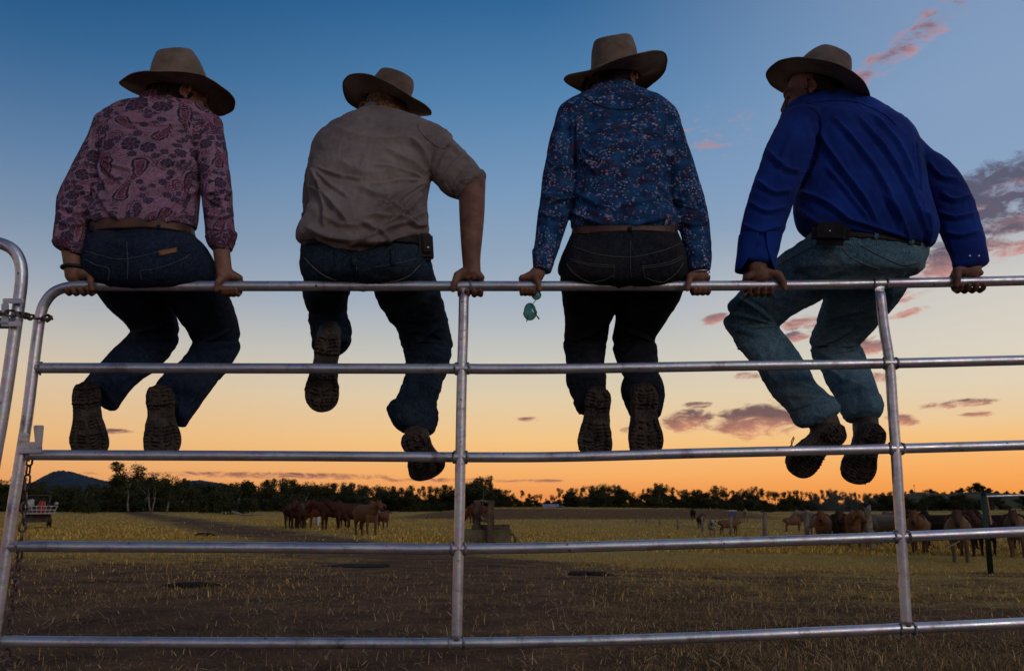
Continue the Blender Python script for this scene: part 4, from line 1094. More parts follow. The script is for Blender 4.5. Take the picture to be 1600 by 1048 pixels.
gate2 = empty('farm_gate', (-1.9, 2.8, 0))
tag(gate2, 'round-cornered end of the next steel gate cut off at the left edge', 'gate', 'galvanised farm gates')
P2 = [(-190,374),(-90,374),(-30,374.5),(0,380),(20,390),(31,408),(34,432),(30,470),(23,520),(13,590),(2,660),(-9,720),(-30,850),(-55,1000),(-80,1130)]
gpart('frame', tube([Vector(PG(p[0], p[1], -.16)) for p in catmull(np.array(P2, float), 5)], .0195, 24), GALV, gate2)
for y0, y1 in ((505, 502), (640, 636), (790, 784), (950, 944)):
    xr = float(np.interp(y0, [p[1] for p in P2[5:]], [p[0] for p in P2[5:]]))
    gpart('rail', tube([Vector(PG(-220, y1, -.16)), Vector(PG(xr - 2, y0, -.16))], .0185, 20), GALV, gate2)
mb = MB(); mb.add(local(pbox(4, 466, 38, 474, -.20, -.185), gate2)); mb.add(local(pbox(2, 474, 14, 508, -.20, -.185), gate2)); mb.add(local(pbox(2, 502, 34, 510, -.20, -.185), gate2))
o = mb.build('latch_plate', GALV, gate2, False); bevel_mesh(o.data, .002)

# chains: one closes the two gates, one hangs down the stile
CHAINM = simple('rusty_chain', (.05, .035, .03), (.16, .13, .125), 40, .6, .6, .5, 160, .4, bd=.003)
def link_mesh(L=.040, Wd=.026, r=.0038):
    pts = []; a = (Wd / 2 - r); h = L / 2 - Wd / 2
    for k in range(20):
        an = 2 * math.pi * k / 20
        pts.append(Vector((math.cos(an) * a, 0, math.sin(an) * a + (h if math.sin(an) >= 0 else -h))))
    V, F = tube(pts, r, 8, closed=True); return mesh_of('link', V, F)
LINK = link_mesh(); LINK.materials.append(CHAINM)
def chain(pts3, label, name='chain', pitch=.0315, tw=0.0):
    root = empty(name, pts3[0]); tag(root, label, 'chain', 'steel chains on the gates')
    P = catmull(np.array(pts3), 30); s = np.concatenate([[0], np.cumsum(np.linalg.norm(np.diff(P, axis=0), axis=1))])
    k = 0; d = 0.0
    while d < s[-1]:
        c = Vector([np.interp(d, s, P[:, i]) for i in range(3)]); c2 = Vector([np.interp(min(d + .01, s[-1]), s, P[:, i]) for i in range(3)])
        c1 = Vector([np.interp(max(d - .01, 0), s, P[:, i]) for i in range(3)])
        q = (c2 - c1).to_track_quat('Z', 'Y')
        o = bpy.data.objects.new('link', LINK); link(o, root)
        o.rotation_mode = 'QUATERNION'
        o.rotation_quaternion = q @ Euler((0, 0, (math.pi / 2 if k % 2 else 0) + R(35) + tw * math.sin(k * 1.7))).to_quaternion()
        o.location = c - root.location; k += 1; d += pitch
    return root
chain([PG(46, 720, .035), PG(41, 760, .04), PG(37, 800, .042), PG(33, 850, .045), PG(28, 890, .045), PG(22, 935, .045), PG(15, 985, .045), (PG(9, 1045, .045)), PG(3, 1100, .05)],
      'rusty chain hanging straight down beside the gate stile', tw=.2)
chain([PG(-30, 492, -.10), PG(-8, 490, -.16), PG(8, 489, -.205), PG(22, 490, -.205), PG(36, 492, -.17), PG(46, 495, -.07), PG(56, 497, -.034), PG(68, 497, -.03), PG(78, 495, 0.0), PG(76, 499, .03), PG(66, 497, .035)],
      'short chain looped around both gate stiles to hold them shut', pitch=.028, tw=.3)

# ------------------------------------------------------------------ builders for the riders
def shrink(st, k=.80, kd=.82):
    out = []
    for x1, y1, x2, y2, d, r in st:
        cx, cy = (x1 + x2) / 2, (y1 + y2) / 2
        out.append((cx + (x1 - cx) * k, cy + (y1 - cy) * k, cx + (x2 - cx) * k, cy + (y2 - cy) * k, d, r * kd))
    return out
def head_matrix(px, py, off, yaw, pit, roll):
    M = Matrix.Translation(Vector(PG(px, py, off))) @ Matrix.Rotation(R(-yaw), 4, 'Z') @ Matrix.Rotation(R(-pit), 4, 'X') @ Matrix.Rotation(R(roll), 4, 'Y')
    return M
def xf(M, vf): return [M @ Vector(p) for p in vf[0]], vf[1]
def head_shapes(M, k=1.0):
    S = [ell((0, -.012, .03), (.076, .094, .090)), ell((0, .030, -.028), (.061, .064, .083)), ell((0, .042, -.082), (.043, .045, .034)),
         tube([(0, .088, .022), (0, .102, .0), (0, .114, -.022)], [.008, .010, .013], 10), ell((0, .078, .034), (.050, .022, .014)),
         ell((0, .092, -.056), (.024, .012, .011)), ell((.031, .080, .010), (.015, .014, .012)), ell((-.031, .080, .010), (.015, .014, .012)),
         ell((.040, .060, -.022), (.024, .024, .022)), ell((-.040, .060, -.022), (.024, .024, .022)), ell((0, .080, -.088), (.020, .016, .014))]
    for s in (-1, 1):
        rot = Euler((R(-12), 0, R(s * -28))).to_matrix()
        pts = []
        for q in range(11):
            an = R(-100 + 290 * q / 10)
            pts.append(Vector((s * .080, -.004, -.004)) + rot @ Vector((s * .006, -math.cos(an) * .016, math.sin(an) * .027 + .002)))
        S.append(tube(pts, .0058, 8)); S.append(ell((s * .077, .0, -.006), (.007, .014, .024), rot))
        S.append(ell((s * .079, .002, -.030), (.006, .009, .010)))
    return [xf(M @ Matrix.Scale(k, 4), a) for a in S]
def grip(W, fpx, tpx, twist=0.0, hang=0.0, r=1.0, top=14):
    """hand closed on the top rail. W wrist point, fpx four finger places, tpx thumb place"""
    S = []; W = Vector(W); up = Vector((0, 0, 1)); aw = Vector((0, 1, 0))
    fs = [.0088, .0096, .0099, .0092]
    mid = sum(fpx) / 4
    for i, px in enumerate(fpx):
        c = RC(px); f = fs[i] * r; pts = []
        for ph, rr in ((top, .031), (48, .036), (88, .031), (128, .0295), (168, .030), (205 + hang, .029), (232 + hang * 1.6, .029)):
            a = R(ph); pts.append(c + up * math.cos(a) * rr * r + aw * math.sin(a) * rr * r + Vector((twist * (ph - 20) * .00004, 0, -max(0, ph - 150) * .00006 * hang * .1)))
        S.append(tube(pts, [f * 1.28, f * 1.22, f * 1.08, f * 1.06, f, f * .98, f * .86], 12))
        root = pts[0]
        S.append(tube([W.lerp(root, .02), W.lerp(root, .45) + Vector((0, .004, .004)), root], [.0185 * r, .0165 * r, .0145 * r], 12))
        S.append(tube([W.lerp(root, .3) - aw * .012, c + up * .030 - aw * .010], [.014 * r, .011 * r], 10))
    c = RC(tpx); sx = 1 if tpx > mid else -1
    p0 = W.lerp(RC(tpx) + up * .035, .35) + Vector((sx * .004, -.008, 0))
    p1 = c + up * .026 * r - aw * .016 + Vector((-sx * .012, 0, 0.006)); p2 = c - aw * .034 + Vector((-sx * .003, 0, .004)); p3 = c - aw * .029 - up * .022 + Vector((sx * .003, 0, 0))
    S.append(tube([p0, p1, p2, p3], [.0175 * r, .0155 * r, .0112 * r, .0088 * r], 12))
    return S
def sock(px, py, off): return Vector(PG(px, py, off))

def hat(parent, px, py, off, yaw, pit, roll, rx, ry, ox, oy, h, zb, mat, crease=.030, pinch=.30, topk=.80, front=-.012, crown_lean=(0, 0), band=True):
    """felt hat: zb = height of the brim edge at 8 bearings (right, front-right, front ... clockwise seen from above: 0=right, 90=front)"""
    M = Matrix.Translation(Vector(PG(px, py, off))) @ Matrix.Rotation(R(roll), 4, 'Y') @ Matrix.Rotation(R(-pit), 4, 'X') @ Matrix.Rotation(R(-yaw), 4, 'Z')
    n_ = 96; th = np.linspace(0, 2 * np.pi, n_, endpoint=False)
    ctl = np.array(list(zb) + [zb[0]]); ang = np.arange(9) * np.pi / 4
    # periodic smooth interpolation
    F8 = np.fft.rfft(np.array(zb)); z_edge = np.zeros(n_)
    for k, c in enumerate(F8):
        w = (1 if k in (0, 4) else 2) / 8; z_edge += w * (c.real * np.cos(k * th) - c.imag * np.sin(k * th))
    rows = []
    for s in np.linspace(1, 0, 12):
        q = s ** 1.0
        x = (ox + (rx - ox) * q) * np.cos(th); y = (oy + (ry - oy) * q) * np.sin(th)
        z = z_edge * s ** 1.7 + .004 * (1 - s) ** 6 + .0016 * np.sin(5 * th + 1.3) * s
        rows.append(np.stack([x, y, z], 1))
    for t in np.linspace(0.06, 1, 12):
        k = 1 - .05 * t - (.10 * max(0, t - .72) / .28) ** 1.0 * (t > .72)
        x = ox * k * np.cos(th); y = oy * k * np.sin(th)
        fr = np.clip(np.sin(th), 0, 1) ** 1.3
        x = x * (1 - pinch * fr * t ** 1.5); y = y * (1 - .10 * fr * t)
        zz = h * t * (1 - (.0 if t < .8 else 0)) + front * fr * t
        x = x + crown_lean[0] * t; y = y + crown_lean[1] * t
        zz = zz - .006 * np.clip(-np.sin(th), 0, 1) * t
        rows.append(np.stack([x, y, np.broadcast_to(zz, x.shape)], 1))
    last = rows[-1]; cx, cy = crown_lean
    for t in (.93, .84, .72, .58, .42, .26, .12, .03):
        x = (last[:, 0] - cx) * t + cx; y = (last[:, 1] - cy) * t + cy
        rise = .012 * (1 - ((1 - min(1, (1 - t) * 3.2)) ** 2))
        dent = crease * (1 - t ** 2.2) * np.exp(-((x - cx) / .036) ** 2) 
        dimp = .010 * sum(np.exp(-(((x - cx - sx * .040) / .020) ** 2 + ((y - cy - .052) / .030) ** 2)) for sx in (-1, 1)) * (pinch > 0)
        z = last[:, 2] + rise - dent - dimp
        rows.append(np.stack([x, y, z], 1))
    V = np.concatenate(rows); N = len(rows); F = []
    for i in range(N - 1):
        for k in range(n_):
            a = i * n_ + k; b = i * n_ + (k + 1) % n_; F.append((a, b, b + n_, a + n_))
    F.append(tuple((N - 1) * n_ + k for k in range(n_)))
    # gentle handling dents
    V = V + (np.stack([fbm(V * 9 + s, 2) for s in (1, 5, 9)], 1) - .5) * .014
    me = mesh_of('hat', V, F)
    o = obj('hat', me, mat, parent); o.matrix_basis = M
    sd = o.modifiers.new('thick', 'SOLIDIFY'); sd.thickness = .003; sd.offset = 0
    sb = o.modifiers.new('sub', 'SUBSURF'); sb.levels = 1; sb.render_levels = 1
    # felt binding round the brim edge
    e = rows[0] if False else V[:n_]
    mb = MB(); mb.add(tube([Vector(p) for p in e], .0026, 8, closed=True)); b = mb.build('brim_binding', mat, o)
    if band:
        r0 = V[12 * n_:13 * n_]; r1 = V[14 * n_:15 * n_]; c = np.array([crown_lean[0] * .1, 0, 0])
        Vb = []; Fb = []
        for kk, (A, g) in enumerate(((r0, 1.004), (r0, 1.03), (r1, 1.03), (r1, 1.004))):
            for p in A: Vb.append((p[0] * g, p[1] * g, p[2]))
        for q in range(4):
            for k in range(n_):
                a = q * n_ + k; b2 = q * n_ + (k + 1) % n_; q2 = ((q + 1) % 4) * n_
                Fb.append((a, b2, q2 + (k + 1) % n_, q2 + k))
        mb = MB(); mb.add((Vb, Fb)); mb.build('hat_band', HATBAND, o)
    return o
HATBAND = simple('hat_band_felt', (.10, .078, .062), (.15, .12, .10), 30, .9, 0, .2, 200)

def boot(parent, hx, hy, hoff, tx, ty, toff, roll, L=None, wk=1.0, right=True, shaft=None, sk=1.0):
    """work boot: heel and toe of the sole given in photo px + depth, roll turns the sole about its length"""
    Hh = Vector(PG(hx, hy, hoff)); Tt = Vector(PG(tx, ty, toff)); T = (Tt - Hh); Ln = T.length; T.normalize()
    back = Vector((0, -1, 0)); D = (back - T * back.dot(T)).normalized()          # sole faces this way
    D = Matrix.Rotation(R(roll), 3, T) @ D
    Xx = T.cross(D).normalized()
    s = Ln / .30; sg = 1 if right else -1
    # sole outline, x lateral (inner side positive*sg), y along
    ol = [(0, .0, .012), (.02, .027, .012), (.045, .036, .01), (.08, .037, .006), (.12, .034, .004), (.16, .038, .004), (.20, .047, .006), (.235, .050, .010), (.265, .045, .014), (.288, .030, .016), (.298, .012, .014), (.30, 0, .014)]
    def outline(gx=1.0, g=0):
        Lp = []; 
        for y, w, sh in ol: Lp.append((-(w * gx + (g if w else 0)) + sg * sh * .35, y))
        for y, w, sh in reversed(ol[1:-1]): Lp.append(((w * gx * .92 + g) + sg * sh * .35, y))
        return Lp
    sw = max(s, 1.0)
    def W(x, y, z): return Hh + Xx * x * sw * wk + T * y * s - D * z * sw            # z up = away from ground side
    def spring(y): return .014 * max(0, (y - .19) / .11) ** 1.6
    def slab(z0, z1, y0=-1, y1=1, g=1.0, inset=.0):
        pts = [(x, y) for x, y in catmull(np.array(outline(g) + [outline(g)[0]]), 4)[:-1]]
        # clip to the y range by clamping
        pts = [(x, min(max(y, y0), y1)) for x, y in pts]
        Vt = []; N = len(pts)
        cx = sum(p[0] for p in pts) / N; cy = sum(p[1] for p in pts) / N
        lv = [(z0 + .003, .93), (z0, .97) if False else (z0 + .001, .96), (z0 + .004, 1.0), (z1, 1.0), (z1, .9)]
        for z, k in lv:
            for x, y in pts:
                yy = cy + (y - cy) * (1 - (1 - k) * .5); Vt.append(W(x * k, yy, z + spring(yy)))
        F = []
        for q in range(len(lv) - 1):
            for k in range(N): F.append((q * N + k, q * N + (k + 1) % N, (q + 1) * N + (k + 1) % N, (q + 1) * N + k))
        F.append(tuple(range(N - 1, -1, -1))); F.append(tuple((len(lv) - 1) * N + k for k in range(N)))
        return Vt, F
    # upper
    rings = [(.006, .026, .060), (.03, .036, .078), (.07, .037, .085), (.11, .036, .078), (.15, .040, .066), (.19, .047, .058), (.225, .050, .052), (.26, .044, .044), (.285, .030, .034), (.296, .014, .024)]
    Vu = []; n_ = 20
    A = catmull(np.array(rings), 3)
    for y, w, h in A:
        for k in range(n_):
            an = 2 * math.pi * k / n_
            x = math.cos(an) * w * .98; z = math.sin(an)
            z = .018 + (h - .018) * (z if z > 0 else z * .15) + .008
            x *= 1.0 if z < .04 else (1 - .22 * min(1, (z - .04) / .05))
            Vu.append(W(x + sg * .003, y, z + spring(y)))
    Fu = []
    for i in range(len(A) - 1):
        for k in range(n_): Fu.append((i * n_ + k, i * n_ + (k + 1) % n_, (i + 1) * n_ + (k + 1) % n_, (i + 1) * n_ + k))
    Fu.append(tuple(range(n_ - 1, -1, -1))); Fu.append(tuple((len(A) - 1) * n_ + k for k in range(n_)))
    an0 = W(0, .055, .05)
    tgt = Vector(shaft) if shaft is not None else W(0, .05, .16)
    sh = tube([an0, an0.lerp(tgt, .5), tgt], [.044 * sk, .046 * sk, .048 * sk], 18)
    me = remesh([(Vu, Fu), sh], .005, 6)
    co = get_co(me); no = get_no(me)
    set_co(me, co + no * ((fbm(co * 38, 3) - .5) * .008)[:, None])
    o = obj('boot', me, BOOT, parent)
    mb = MB(); mb.add(slab(.004, .024)); mb.add(slab(-.007, .012, -1, .088))
    def lug(x, y, w, l, z=.0, ang=0):
        q = Matrix.Rotation(R(ang), 2); V = []; zo = -.010 if y < .09 else 0
        for zz, k in ((-.0035 + zo, .82), (.006, 1.0)):
            for a, b in ((-1, -1), (1, -1), (1, 1), (-1, 1)):
                v = q @ Vector((a * w / 2 * k, b * l / 2 * k)); V.append(W(x + v.x, y + v.y, zz + spring(y)))
        mb.add((V, [(3, 2, 1, 0), (4, 5, 6, 7), (0, 1, 5, 4), (1, 2, 6, 5), (2, 3, 7, 6), (3, 0, 4, 7)]))
    jr = random.Random(int(hx * 7))
    def halfw(y): return float(np.interp(y, [a[0] for a in ol], [a[1] for a in ol]))
    y = .016
    while y < .285:
        if .100 < y < .150: y += .010; continue
        hw_ = halfw(y) - .006
        for sx in (-1, 1):
            if hw_ > .018:
                lug(sx * (hw_ - .004) + sg * .003, y, .011 * jr.uniform(.7, 1.2), .0085 * jr.uniform(.7, 1.15), ang=sx * 16 + jr.gauss(0, 9))
                jr.random() < .85 and lug(sx * hw_ * .36 + sg * .003, y + .004, hw_ * .62 * jr.uniform(.6, 1.05), .0062 * jr.uniform(.8, 1.3), ang=sx * -24 + jr.gauss(0, 10))
        y += .0125 + jr.uniform(-.0015, .0035)
    obj('sole', remesh([(mb.v, mb.f)], .0024, 1), SOLE, o)
    return o

def RAD(cx, cy, angs, r0, r1, w, h):
    return [([(cx + math.cos(R(a)) * r0, cy + math.sin(R(a)) * r0), (cx + math.cos(R(a + 5)) * (r0 + r1) / 2, cy + math.sin(R(a + 5)) * (r0 + r1) / 2), (cx + math.cos(R(a)) * r1, cy + math.sin(R(a)) * r1)], w, h) for a in angs]
def garment(name, lofts, mat, parent, voxel=.0055, smooth=7, folds=None, na=.003, ns=13, stretch=(1, 1, .55), seed=0, pat=False, extra=()):
    me = remesh(list(lofts) + list(extra), voxel, smooth)
    if pat: add_pat(me, lofts)
    fold(me, folds or [], na, ns, stretch, seed)
    o = obj(name, me, mat, parent)
    return o
def ribs(name, tree, parent, mat, lines, w=1.2, lift=.0008, th=.0012):
    for ln in lines:
        vf = ribbon(tree, ln, w, lift, th)
        if vf[0]: mb = MB(); mb.add(vf); mb.build(name, mat, parent)
def person(label, group=None):
    return label
def FS(F, k=1.7): return [(a, b * .8, c * k) for a, b, c in F]
# =================================================================== rider 1: paisley shirt
def rider_base(label, shapes, skin, voxel=.0037):
    me = remesh(shapes, voxel, 1, .5)
    p = obj('person', me, skin)
    co = get_co(me); c = np.array([co[:, 0].mean(), co[:, 1].mean(), co[:, 2].min()])
    tag(p, label, 'person', 'people sitting in a row on the gate')
    return p

def mirror_x(x): return x
def belt_loft(st, g=1.0, add=.004):
    return st

# ---- station tables (x1,y1,x2,y2,offset,half depth)
T1 = [(228,160,286,162,.12,.050),(196,169,318,171,.12,.075),(163,180,338,184,.11,.090),(151,200,347,203,.10,.100),(150,240,322,243,.08,.112),(150,290,313,292,.06,.112),(143,328,309,330,.04,.110),(137,343,306,350,.03,.114),(139,350,305,356,.03,.116)]
S1L = [(149,196,192,184,.10,.060),(132,228,178,240,.07,.062),(108,275,160,286,.05,.060),(91,310,148,322,.03,.056),(87,345,139,354,.01,.050),(84,372,135,381,.0,.044),(83,380,129,396,-.002,.040)]
S1R = [(346,187,302,205,.10,.060),(355,241,304,243,.07,.058),(362,300,314,300,.04,.054),(365,345,320,347,.02,.047),(368,366,322,374,.005,.042),(363,388,329,387,.0,.036)]
J1P = [(147,348,300,358,.03,.100),(140,362,304,370,.03,.108),(132,385,320,384,.04,.122),(129,410,334,408,.045,.128),(133,430,337,430,.05,.122),(150,440,326,440,.06,.085)]
J1L = [(136,420,236,424,.12,.080),(155,452,256,460,.20,.083),(190,492,273,490,.33,.076),(210,515,279,520,.42,.066)]
J1LS = [(211,517,280,532,.43,.064),(185,541,254,567,.34,.060),(160,567,229,584,.26,.054),(141,586,204,608,.19,.050),(131,598,182,640,.14,.046)]
J1R = [(238,424,336,420,.12,.082),(258,460,354,455,.20,.083),(285,502,368,492,.33,.075),(303,532,376,524,.42,.066)]
J1RS = [(304,534,377,541,.43,.064),(284,567,357,571,.34,.058),(258,588,339,594,.25,.053),(243,602,311,634,.17,.050),(250,618,290,668,.12,.042)]

def make_rider1():
    M = head_matrix(282, 150, .135, 52, 8, 4)
    neck = tube([PG(257, 185, .13), PG(260, 160, .14), M @ Vector((0, -.02, -.03))], [.062, .056, .055], 18)
    L = [Loft(shrink(T1)), Loft(shrink(S1L, .8)), Loft(shrink(S1R, .8)), Loft(shrink(J1P)), Loft(shrink(J1L)), Loft(shrink(J1LS[:-1])), Loft(shrink(J1R)), Loft(shrink(J1RS[:-1]))]
    fl = tube([PG(109, 380, .0), PG(112, 400, -.002), PG(113, 418, -.004), PG(115, 430, -.004)], [.034, .032, .029, .030], 16, flat=((0, 1, 0), .8))
    fr = tube([PG(345, 378, .0), PG(347, 400, .0), PG(350, 420, 0), PG(352, 430, -.002)], [.031, .030, .028, .030], 16, flat=((0, 1, 0), .8))
    sh = L + head_shapes(M, .98) + [neck, fl, fr] + grip(PG(115, 427, -.002), [108, 119, 131, 143], 150, r=1.0) + grip(PG(351, 426, -.002), [372, 365, 358, 352], 344, r=1.0, hang=8)
    p = rider_base('person in a pink paisley shirt, leftmost rider on the gate, looking right', sh, SKIN)
    lofts = [Loft(T1, e=2.3, startcap=.25, endcap=.08), Loft(S1L), Loft(S1R)]
    F = [([(313,292),(270,320),(215,352)],7,.006),([(300,330),(262,345),(225,362)],6,.005),([(152,300),(170,330),(200,352)],6,.005),([(300,240),(285,270),(250,300)],7,.004),
         ([(152,200),(150,250),(150,300)],3,-.007),([(303,200),(305,245),(312,290)],3,-.007),([(110,290),(135,300),(150,292)],5,.005),([(92,320),(120,332),(145,325)],5,.005),([(90,345),(112,352),(135,348)],4,.004),
         ([(320,300),(345,306),(362,300)],4,.004),([(322,335),(345,340),(364,335)],4,.005),([(322,355),(345,360),(364,357)],3,.004),([(140,325),(152,345),(180,358)],5,.006),([(290,300),(300,325),(300,350)],6,.006),
         ([(180,185),(250,196),(330,190)],3,.003)] + RAD(150, 245, [20, 45, 70], 8, 60, 4, .004) + RAD(306, 245, [110, 135, 160], 8, 60, 4, .005) + RAD(146, 300, [170, 195, 150], 4, 40, 3, .005) + RAD(318, 305, [-15, 8, 30], 4, 38, 3, .005)
    me = remesh(lofts, .0036, 8)
    uv = add_pat(me, lofts); paisley_colors(me, uv)
    fold(me, FS(F), .0032, 15, (1, 1, .6), 3)
    shirt = obj('shirt', me, PAISLEY, p); tr = bvh(me)
    # collar stands up round the neck
    collar_me = remesh([Loft([(213,168,294,170,.115,.070),(216,160,292,161,.12,.064),(222,152,288,153,.125,.056)], e=2.0, endcap=.05)], .0036, 3)
    uv = add_pat(collar_me, [Loft([(215,166,296,168,.125,.066),(217,157,295,158,.13,.062),(222,149,290,150,.135,.055)])]); uv[:, 2] += 5; paisley_colors(collar_me, uv)
    obj('collar', collar_me, PAISLEY, shirt)
    for st in ([(83,376,136,384,.0,.048),(82,380,133,392,.0,.049),(88,386,130,400,.0,.044)], [(369,362,321,371,.005,.046),(370,368,324,381,.004,.046),(363,389,329,389,.0,.040)]):
        lo = [Loft(st, m=4, endcap=.2, startcap=.2)]; cm = remesh(lo, .0036, 3); uv = add_pat(cm, lo); uv[:, 2] += 9; paisley_colors(cm, uv); fold(cm, [], .004, 30, (1, 1, 1), 6)
        obj('rolled_cuff', cm, PAISLEY, shirt)
    jl = [Loft(J1P, e=2.3), Loft(J1L), Loft(J1LS, endcap=.15), Loft(J1R), Loft(J1RS, endcap=.15)]
    JF = [([(209,520),(240,528),(278,530)],5,.008),([(304,536),(340,540),(374,536)],5,.008),([(185,600),(200,590),(226,584)],5,.006),([(160,575),(178,600),(188,620)],4,.006),([(290,600),(300,620),(290,655)],5,.006),
          ([(262,590),(280,610),(282,650)],4,.006),([(232,372),(236,400),(240,440)],3,-.004),([(165,640),(150,610),(140,595)],4,.004),([(225,560),(245,548),(268,542)],5,.005),([(300,570),(325,560),(350,556)],5,.005)] + RAD(206, 520, [-20, 5, 30, 55], 6, 62, 3.5, .009) + RAD(301, 537, [-22, 2, 26, 50], 6, 62, 3.5, .009) + RAD(190, 600, [-80, -55, -110], 6, 45, 3.5, .006) + RAD(285, 640, [-75, -50, -100], 6, 50, 3.5, .007)
    jeans = garment('jeans', jl, DENIM_NAVY, p, .0055, 7, JF, 0.0048, 14, seed=2)
    tj = bvh(jeans.data)
    ribs('pocket_stitching', tj, jeans, THREAD_DK, [[(133,405),(150,414),(170,420),(169,438)],[(218,424),(250,418),(285,405),(297,397)],[(218,424),(222,438)]], 1.1)
    ribs('yoke_seam', tj, jeans, THREAD_DK, [[(133,392),(160,400),(190,405),(232,398),(262,388)],[(198,378),(200,410),(199,436)]], 1.0)
    mb = MB(); mb.add(patch(tj, [(248,393),(276,387),(276,394),(249,400)], .001, .002, 6)); mb.build('leather_patch', PATCHM, jeans)
    belt = obj('belt', remesh([Loft([(144,353,301,354,.03,.111),(143,363,303,363,.03,.114),(144,373,304,370,.03,.117)], e=2.3, endcap=.06, startcap=.06)], .005, 2), LEATHER_TAN, p)
    tb = bvh(belt.data)
    mb = MB()
    for q in ([(181,352),(187,352),(188,378),(182,378)], [(244,349),(251,349),(254,374),(247,374)], [(141,350),(145,351),(145,378),(140,378)]):
        vf = ribbon(tb, [((q[0][0] + q[1][0]) / 2, q[0][1] + 3), ((q[2][0] + q[3][0]) / 2, q[2][1] - 5)], 6.0, .002, .003)
        if vf[0]: mb = MB(); mb.add(vf); mb.build('belt_loop', DENIM_NAVY, jeans)
    hr = remesh([xf(M, ell((0, -.022, .016), (.079, .086, .080))), xf(M, ell((0, -.066, -.048), (.052, .034, .044))), xf(M, ell((.060, -.014, .020), (.018, .035, .034))), xf(M, ell((-.060, -.014, .020), (.018, .035, .034)))], .004, 3)
    fold(hr, [], .004, 60, (1, 1, .25), 4); obj('hair', hr, HAIR_DK, p)
    hat(p, 279, 148, .165, 46, -5, 3, .207, .212, .100, .116, .152, [.020, .006, -.014, .006, .024, .012, -.006, .008], felt('pale_brown_felt', (.20, .155, .12), ((.02, -.105, .035), .014)), crease=.042, pinch=.28, front=-.058)
    mb = MB(); q = Vector(PG(113, 418, -.004)); mb.add(tube([q + Vector((math.cos(a) * .0345, math.sin(a) * .027, .002 * math.cos(a + 1))) for a in np.linspace(0, 2 * math.pi, 28, endpoint=False)], .0065, 10, closed=True))
    mb.build('wristband', BLACKBAND, p)
    boot(p, 131, 594, .075, 137, 717, .075, -20, right=False, shaft=PG(150, 606, .22), wk=1.30)
    boot(p, 251, 598, .070, 256, 717, .070, -22, right=True, shaft=PG(276, 628, .22), wk=1.30)
    return p

